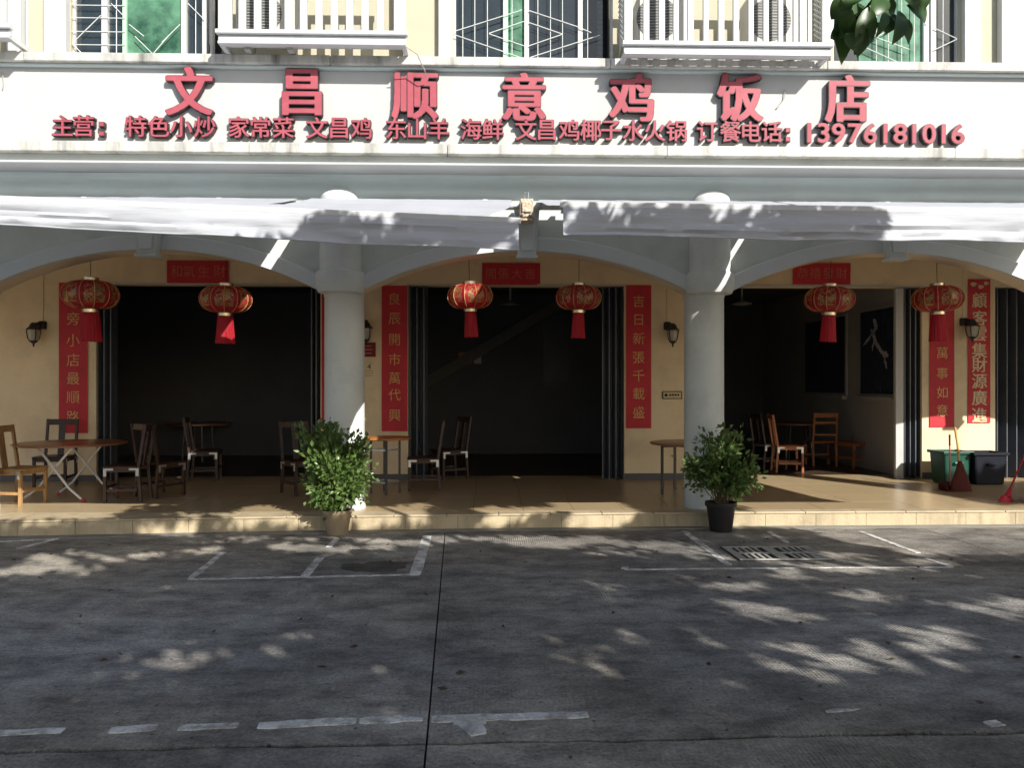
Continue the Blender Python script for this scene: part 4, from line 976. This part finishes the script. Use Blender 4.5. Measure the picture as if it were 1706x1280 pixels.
def shrub(px, pot_py, potr, poth, ell, nleaf, label, potmat, seed, ribs=False):
    p = gd(px, pot_py, 0); t = empty('potted_shrub', p, label, 'plant'); rr = random.Random(seed); r = np.random.default_rng(seed)
    pr = [(potr * .72, .0), (potr * .74, .01)] + ([(potr * (.76 + .22 * k / 6) * (1.015 if k % 2 else 1), .02 + (poth - .06) * k / 6) for k in range(7)] if ribs else [(potr * .95, poth - .05)]) + \
         [(potr * 1.05, poth - .045), (potr * 1.06, poth), (potr * .97, poth), (potr * .95, poth - .05), (0, poth - .05)]
    po = MB().lathe(pr, 32, (p.x, p.y, .001)).build('pot', potmat, t, smooth=True)
    MB().lathe([(potr * .9, poth - .06), (potr * .9, poth - .03), (0, poth - .022)], 20, (p.x, p.y, 0)).build('soil', 'soil', po)
    pos = []; dr = []; sm = MB()
    tips = []
    nb = 34
    for k in range(nb):
        # branch tip inside one of the ellipsoids
        e = ell[k % len(ell)]; v = r.normal(size=3); v /= np.linalg.norm(v); v *= r.uniform(.55, 1.0)
        tip = np.array([p.x + e[0] + v[0] * e[3], p.y + e[1] + v[1] * e[4], e[2] + v[2] * e[5]])
        base = np.array([p.x + rr.uniform(-.06, .06), p.y + rr.uniform(-.06, .06), poth - .03])
        mid = (base + tip) / 2 + np.array([0, 0, .08]) + r.normal(size=3) * .03
        pts = [base, (base + mid) / 2 + r.normal(size=3) * .012, mid, (mid + tip) / 2 + r.normal(size=3) * .015, tip]
        sm.tube([tuple(q) for q in pts], .007, 5, .002); tips.append(pts)
        n = nleaf // nb
        for q in range(n):
            s = r.uniform(.25, 1.0) ** .6; j = min(3, int(s * 4)); f = s * 4 - j; b = pts[j] * (1 - f) + pts[j + 1] * f
            b = b + r.normal(size=3) * .055
            o = b - np.array([p.x, p.y, poth + .35]); dd = o / (np.linalg.norm(o) + .01) + r.normal(size=3) * .75 + np.array([0, 0, .25]); pos.append(b); dr.append(dd)
    sm.build('stem', 'stem', t)
    V, F = leaf_cloud(np.array(pos), np.array(dr), .075, .042, seed); np_mesh('foliage', V, F, 'leaf', t)['kind'] = 'stuff'
    return t
shrub(562, 890, .155, .27, [(-.05, 0, .95, .34, .30, .27), (.05, -.02, .62, .34, .30, .25), (-.12, 0, .50, .32, .28, .24), (-.16, 0, 1.12, .22, .2, .12), (.14, 0, .98, .24, .22, .2), (0, 0, .40, .28, .24, .16), (-.2, 0, .85, .18, .2, .14)], 4500,
      'dense sunlit leafy shrub in a tan ribbed pot before the left column', 'pot', 5, True)
shrub(1201, 885, .168, .33, [(-.15, 0, .98, .20, .22, .22), (.16, 0, 1.02, .20, .22, .22), (-.26, 0, .72, .18, .2, .14), (.24, 0, .72, .22, .22, .2), (0, 0, .72, .28, .24, .28), (.08, 0, .52, .34, .26, .14)], 2300,
      'darker leafy shrub in a black plastic pot before the right column', 'blackpot', 11)
# ------------------------------------------------------------------ drain grate
q = [gd(1218, 913), gd(1335, 912), gd(1372, 934), gd(1243, 935)]
gc = sum(q, Vector()) / 4; dg = empty('drain_grate', (gc.x, gc.y, 0), 'slotted pale drain grate set in the street right of the right pot', 'grate')
gx0, gx1, gy0, gy1 = gc.x - .44, gc.x + .44, q[2].y, q[0].y
MB().box(gx0 - .02, gx1 + .02, gy0 - .02, gy1 + .02, .001, .003).build('slot_shade', 'black', dg)  # flat black sheet standing in for the shade down inside the slots
fr = MB(); ym = (gy0 + gy1) / 2
for a, b in ((gy0, gy0 + .035), (ym - .02, ym + .02), (gy1 - .035, gy1)): fr.box(gx0, gx1, a, b, .0035, .014)
fr.box(gx0, gx0 + .04, gy0 + .035, gy1 - .035, .0035, .013); fr.box(gx1 - .04, gx1, gy0 + .035, gy1 - .035, .0035, .013); fr.box(gc.x - .05, gc.x + .05, gy0 + .036, gy1 - .036, .0035, .0125)
fr.build('frame', 'grate', dg)
for k in range(13):
    xx = gx0 + .06 + k * (gx1 - gx0 - .12) / 12
    for a, b in ((gy0 + .036, ym - .021), (ym + .021, gy1 - .036)):
        if abs(xx - gc.x) > .07: MB().box(xx - .014, xx + .014, a, b, .0035, .012).build('bar', 'grate', dg)
# ------------------------------------------------------------------ bins, broom, dustpan, mop
def bin_(px, py, w, d, h, m, label):
    p = gd(px, py, PZ); t = empty('rubbish_bin', p, label, 'bin')
    b = MB(); vs = []
    for z, s in ((0, .86), (h, 1.0)):
        for sx, sy in ((-1, -1), (1, -1), (1, 1), (-1, 1)): vs.append((p.x + sx * w / 2 * s, p.y + sy * d / 2 * s, PZ + z + .002))
    b.add(vs, [(0, 3, 2, 1), (0, 1, 5, 4), (1, 2, 6, 5), (2, 3, 7, 6), (3, 0, 4, 7)]); b.build('body', m, t, bevel=.025)
    rm = MB(); o, i2, z0, z1 = .022, .012, PZ + h - .03, PZ + h + .012
    x0, x1, y0, y1 = p.x - w / 2, p.x + w / 2, p.y - d / 2, p.y + d / 2
    rm.box(x0 - o, x1 + o, y0 - o, y0 + i2, z0, z1); rm.box(x0 - o, x1 + o, y1 - i2, y1 + o, z0, z1); rm.box(x0 - o, x0 + i2, y0 + i2, y1 - i2, z0, z1); rm.box(x1 - i2, x1 + o, y0 + i2, y1 - i2, z0, z1); rm.build('rim', m, t, bevel=.006)
    MB().box(x0 + .02, x1 - .02, y0 + .02, y1 - .02, PZ + h * .55, PZ + h * .56).build('bin_liner', 'black', t)
    MB().box(p.x - .07, p.x + .07, y0 - .03, y0 - .004, PZ + h * .62, PZ + h * .70).build('handle', m, t, bevel=.01)
    return p
bin_(1583, 805, .42, .42, .48, 'binG', 'green plastic bin left of the broom under the couplet banner')
bin_(1637, 806, .50, .42, .47, 'binD', 'dark plastic bin right of the broom against the cream wall')
p = gd(1601, 819, PZ); t = empty('broom', p, 'broom with yellow handle and brown bristles leaning against the bins', 'broom')
top = at(1591, 713, p.y + .32)
nk = Vector((p.x + .0, p.y + .05, PZ + .40))
MB().tube([nk, (nk + top) / 2 + Vector((.012, 0, 0)), top], .017, 10).build('handle', 'yellowwood', t, smooth=True)
bb = MB(); vs = []
for z, wx2, wy2 in ((.002, .15, .05), (.15, .115, .045), (.30, .06, .04), (.42, .026, .026)):
    for k in range(20): a = 2 * math.pi * k / 20; vs.append((p.x + wx2 * math.cos(a) * (1 + .05 * (k % 2)), p.y + .05 * z + wy2 * math.sin(a), PZ + z))
fs = [(j * 20 + k, j * 20 + (k + 1) % 20, (j + 1) * 20 + (k + 1) % 20, (j + 1) * 20 + k) for j in range(3) for k in range(20)] + [tuple(range(19, -1, -1)), tuple(range(60, 80))]
bb.add(vs, fs).build('bristles', 'bristle', t)
p = gd(1584, 818, PZ); t = empty('dustpan', p, 'dark red dustpan with pink upright handle in front of the green bin', 'dustpan')
MB().tube([(p.x + .05, p.y + .10, PZ + .06), (p.x + .06, p.y + .13, PZ + .62)], .011, 8).build('handle', 'pinkmetal', t)
MB().tube([(p.x + .06, p.y + .13, PZ + .621), (p.x + .062, p.y + .135, PZ + .78)], .013, 8).build('grip', 'blackpot', t)
k = MB(); k.box(p.x - .11, p.x + .17, p.y - .12, p.y + .12, PZ + .002, PZ + .012); k.box(p.x - .11, p.x + .17, p.y + .10, p.y + .12, PZ + .013, PZ + .12); k.box(p.x - .11, p.x - .098, p.y - .11, p.y + .099, PZ + .013, PZ + .09); k.box(p.x + .158, p.x + .17, p.y - .11, p.y + .099, PZ + .013, PZ + .09)
k.build('pan', 'bristle', t, bevel=.004)
p = gd(1678, 836, PZ); t = empty('red_mop', p, 'red plastic broom leaning at the right edge on the pavement', 'broom')
h0 = p + Vector((.04, .02, .13)); h1 = at(1714, 742, p.y + .25)
MB().tube([h0, h0 + (h1 - h0) * 1.25], .012, 8).build('handle', 'redplastic', t, smooth=True)
MB().tube([p + Vector((0, 0, .06)), p + Vector((.022, .01, .10)), h0 + (h1 - h0) * .06], .045, 10, .018).build('head', 'redplastic', t, smooth=True)
br = MB(); vs = []
for z, s in ((.002, .095), (.08, .05)):
    for kk in range(18): a = 2 * math.pi * kk / 18; vs.append((p.x - .02 + s * math.cos(a) * (1 + .1 * (kk % 2)), p.y + s * .5 * math.sin(a), PZ + z))
br.add(vs, [(k, (k + 1) % 18, 18 + (k + 1) % 18, 18 + k) for k in range(18)] + [tuple(range(17, -1, -1)), tuple(range(18, 36))]).build('bristles', 'redplastic', t)
# ------------------------------------------------------------------ street tree (behind the viewer, its crown overhead)
tree = empty('street_tree', (7.4, -5.2, 0), 'leafy street tree whose leafy twig hangs in at the upper right', 'tree')
tk = MB(); tk.tube([(7.4, -5.2, -.02), (7.35, -5.15, .4), (7.2, -5.1, 1.6), (7.1, -5.0, 3.0), (6.9, -4.9, 4.4)], .26, 14, .17); trunk = tk.build('trunk', 'bark', tree, smooth=True)
lb = MB()
for ex, ey, ez in ((2, -2, 7), (9, -1, 7.2), (5, 0, 6.8), (1, -5, 7.5), (11, -4, 7), (6, -7, 8), (3.6, 1.6, 5.9), (0, -.5, 6.4)):
    a = Vector((6.9, -4.9, 4.3)); b = Vector((ex, ey, ez)); m_ = (a + b) / 2 + Vector((0, 0, .7)); lb.tube([a, (a + m_) / 2 + Vector((.1, 0, .2)), m_, (m_ + b) / 2 + Vector((0, .1, .1)), b], .10, 8, .03)
lb.build('limb', 'bark', trunk, smooth=True)
# sunlit gaps seen on the ground: (px, py, rx, ry) in the street
SPOTS = [(235, 1106, 30, 9), (262, 1116, 22, 7), (300, 1098, 26, 10), (335, 1094, 24, 11), (205, 1112, 16, 8), (452, 1078, 14, 5), (512, 1052, 12, 5),
         (120, 925, 52, 9), (236, 926, 34, 8), (40, 950, 42, 10), (150, 948, 40, 8), (350, 917, 34, 5), (480, 912, 30, 5), (525, 912, 32, 6), (600, 917, 46, 6), (640, 905, 30, 5),
         (760, 897, 60, 5), (700, 905, 40, 5), (860, 897, 60, 5), (905, 910, 40, 4), (960, 904, 50, 5), (1040, 922, 40, 4), (1075, 905, 40, 5), (1120, 915, 46, 5), (990, 893, 40, 4),
         (1240, 978, 44, 8), (1190, 976, 24, 4), (1262, 1022, 46, 8), (1320, 1030, 38, 5), (1230, 1005, 26, 4), (1055, 1056, 20, 4), (1140, 1062, 26, 5), (1160, 1076, 14, 4),
         (1325, 1076, 16, 5), (1375, 1112, 22, 6), (1362, 1126, 26, 6), (1280, 1105, 16, 4), (1440, 1100, 30, 6), (1500, 1088, 60, 9), (1560, 1106, 30, 5), (1465, 1066, 34, 6), (1580, 1070, 38, 9), (1545, 1052, 24, 4),
         (1640, 1010, 56, 9), (1690, 1002, 40, 10), (1418, 992, 26, 5), (1370, 944, 60, 6), (1440, 950, 40, 5), (1300, 960, 30, 4), (1180, 930, 30, 4), (1270, 930, 34, 4), (1530, 935, 40, 4), (1400, 925, 40, 4), (1010, 980, 14, 3), (1040, 1010, 10, 3)]
EL = []; SR = random.Random(31)
for a, b, rx, ry in SPOTS:
    c = gd(a, b); RX = abs(gd(a + rx, b).x - c.x); RY = (gd(a, b - ry).y - gd(a, b + ry).y) / 2
    for k in range(max(2, int(3.0 * (RX + .06) * (RY + .06) / .011))):
        t = SR.uniform(0, 6.283); q = math.sqrt(SR.random()) * SR.uniform(.8, 1.35); r = SR.uniform(.045, .095)
        EL.append((c.x + RX * q * math.cos(t), c.y + RY * q * math.sin(t), r * 1.25 + .055, r * .95 + .055))
for k in range(70):   # stray flecks
    c = gd(SR.uniform(900, 1690), SR.uniform(945, 1130)); r = SR.uniform(.012, .05); EL.append((c.x, c.y, r * 1.3 + .055, r + .055))
EL = np.array(EL); print('holes', len(EL))
KS = TX / TE
N = 170000
gx = rng.uniform(-9, 11.5, N); gy = rng.uniform(.2, 10.75, N); lz = 4.5 + 2.2 * rng.random(N) ** .8
def pn(x, y, s):
    """smooth value noise in about -0.6..0.6"""
    out = 0
    for o, amp in ((1., .75), (2.1, .35)):
        X, Y = np.asarray(x) * o + s * 17.3, np.asarray(y) * o + s * 5.1; i, j = np.floor(X), np.floor(Y); u, v = X - i, Y - j; u = u * u * (3 - 2 * u); v = v * v * (3 - 2 * v)
        h = lambda p, q: (np.abs(np.sin(p * 127.1 + q * 311.7 + s * 74.7) * 43758.5453) % 1.0) - .5
        out = out + amp * ((h(i, j) * (1 - u) + h(i + 1, j) * u) * (1 - v) + (h(i, j + 1) * (1 - u) + h(i + 1, j + 1) * u) * v)
    return out * 1.1
keep = np.ones(N, bool)
o_ = np.argsort(gy); gx, gy, lz = gx[o_], gy[o_], lz[o_]
for cx, cy, rx, ry in EL:
    i0, i1 = np.searchsorted(gy, (cy - ry, cy + ry)); keep[i0:i1] &= ((gx[i0:i1] - cx) / rx) ** 2 + ((gy[i0:i1] - cy) / ry) ** 2 > 1
def gpx(px, py=872): return gd(px, py).x
n1 = pn(gx * 1.1, gy * 3.2, 2.2); n2 = pn(gx * 2.6 + gy * 1.5, gy * 3.4, 7.7)
z_plat = gy > 9.12
lit = np.zeros(N, bool)
for a, b in ((-100, 205), (612, 705), (925, 1098), (1222, 1900)): lit |= (gx > gpx(a)) & (gx < gpx(b)) & z_plat & (gy < 10.22)
lit |= z_plat & (gy < 10.22) & (n1 > -.02)
lit |= z_plat & (gy < 10.22) & (gx > -3.2) & (gx < -1.3)
lit &= ~((gx > 1.62) & (gx < 2.45) & (gy > 9.1) & (gy < 10.2))
lit |= (gy > 8.2) & (gy <= 9.12) & (n1 > .22)
e0, e1 = gd(1300, 884), gd(1640, 950)
lit |= (gy > 7.6) & (gx > e0.x) & ((gx - e0.x) * (e1.y - e0.y) - (gy - e0.y) * (e1.x - e0.x) < 0) & (gy < 9.2) & (gx > 3.6) & (n1 > -.55)
val = gy >= 10.22
lit |= val & ((gx < -3.95) | (gx > .5) | (n2 > .13) | ((gx > -2.05) & (gx < -1.85)))
keep &= ~lit
# an uneven outer rim
rim = pn(gx * .5, gy * .5, 9.1)
keep &= (gx > -8.2 + rim) & (gx < 10.6 + rim) & (gy > 1.0 + rim * .8)
N3 = 9000
keep = np.concatenate([keep, np.ones(N3, bool)]); g3 = rng.uniform(6.0, 9.2, N3); h3 = rng.uniform(10.1, 12.45, N3)
keep[-N3:] &= (g3 > 6.05 + .25 * pn(g3 * 2, h3 * 2, 3.)) & (pn(g3 * 1.7, h3 * 1.7, 5.5) < .22) & (h3 < 12.25 + .4 * pn(g3 * 1.5, h3 * 0, 8.))
gx = np.concatenate([gx, g3]); gy = np.concatenate([gy, h3]); lz = np.concatenate([lz, 5.2 + 1.6 * rng.random(N3)])
lx = gx + KS * lz; ly = gy - lz / TE
keep &= ~((ly > 0) & ((lz - EYE) / np.maximum(ly, .01) < .56))
P = np.stack([lx, ly, lz], 1)[keep]; Dd = rng.normal(size=P.shape) + np.array([0, 0, -.35])
V, F = leaf_cloud(P, Dd, .165, .105, 21); np_mesh('crown', V, F, 'treeleaf', tree)['kind'] = 'stuff'
print('crown leaves', len(P))
# the twig that hangs into view
YB = 3.3
tw = MB(); A0 = at(1462, -70, YB); tw.tube([Vector((3.6, 1.6, 5.9)), Vector((3.0, 2.6, 4.6)), A0, at(1455, 0, YB), at(1425, 30, YB)], .02, 7, .006); tw.tube([A0, at(1500, -20, YB + .03), at(1520, 10, YB + .05)], .008, 6, .004)
twig = tw.build('twig', 'bark', tree, smooth=True)
LV = [((1400, 20), (1398, 112), 34), ((1420, 15), (1383, 58), 36), ((1432, 5), (1412, 70), 38), ((1448, 10), (1425, 98), 34), ((1475, 20), (1452, 70), 16), ((1485, 25), (1505, 78), 30), ((1487, 20), (1470, 60), 26), ((1500, 18), (1478, 80), 28), ((1510, 8), (1530, 45), 30),
      ((1440, -20), (1400, 25), 40), ((1470, -10), (1440, 35), 36), ((1490, -20), (1520, 25), 34), ((1525, -25), (1532, 20), 26), ((1450, 40), (1462, 62), 14), ((1395, 40), (1378, 68), 24), ((1430, 50), (1440, 80), 22), ((1408, 55), (1425, 90), 30), ((1460, 0), (1478, 30), 28), ((1418, -15), (1385, 30), 34), ((1436, 60), (1420, 92), 24)]
for i, (a, b, wd) in enumerate(LV):
    rr = random.Random(i); p0 = at(*a, YB + rr.uniform(-.08, .08)); p1 = at(*b, YB + rr.uniform(-.10, .10)); d = (p1 - p0); L = d.length; d.normalize()
    s = d.cross(Vector((rr.uniform(-.4, .4), -1, rr.uniform(-.3, .3)))).normalized(); n = s.cross(d).normalized(); W = wd * YB / FP
    m = MB(); K = 9; vs = []
    for k in range(K):
        u = k / (K - 1); ww = W / 2 * (math.sin(math.pi * min(1, u * 1.02) ** .85) ** .8 + .02) * (1 if u < .999 else .1); ce = p0 + d * L * u + n * (.035 * math.sin(u * 2.4))
        vs += [ce - s * ww + n * ww * .35, ce - n * .0, ce + s * ww + n * ww * .35]
    fs = []
    for k in range(K - 1):
        for j in (0, 1): fs.append((k * 3 + j, k * 3 + j + 1, k * 3 + j + 4, k * 3 + j + 3))
    m.add(vs, fs).build('leaf', 'sprig', twig, smooth=True, fix=False)

# ------------------------------------------------------------------ leaf litter on the street
LP = []; LD = []
for k in range(90):
    x_, y_ = rng.uniform(-6, 7), rng.uniform(3.3, 9.0); LP.append((x_, y_, .008)); LD.append((rng.normal(), rng.normal(), .08))
V, F = leaf_cloud(np.array(LP), np.array(LD), .06, .03, 77, .1); V[:, 2] = np.maximum(V[:, 2], .0045)
lt = bpy.data.objects.new('litter_root', None)
me = bpy.data.meshes.new('leaf_litter'); me.from_pydata(V.tolist(), [], F.tolist()); me.update(); me.materials.append(mat('dry_leaf', (.07, .045, .025), .8, .4, 9))
tag(mesh_obj('leaf_litter', me), 'small dry leaves scattered over the street', 'leaf litter', kind='stuff')
bpy.data.objects.remove(lt)
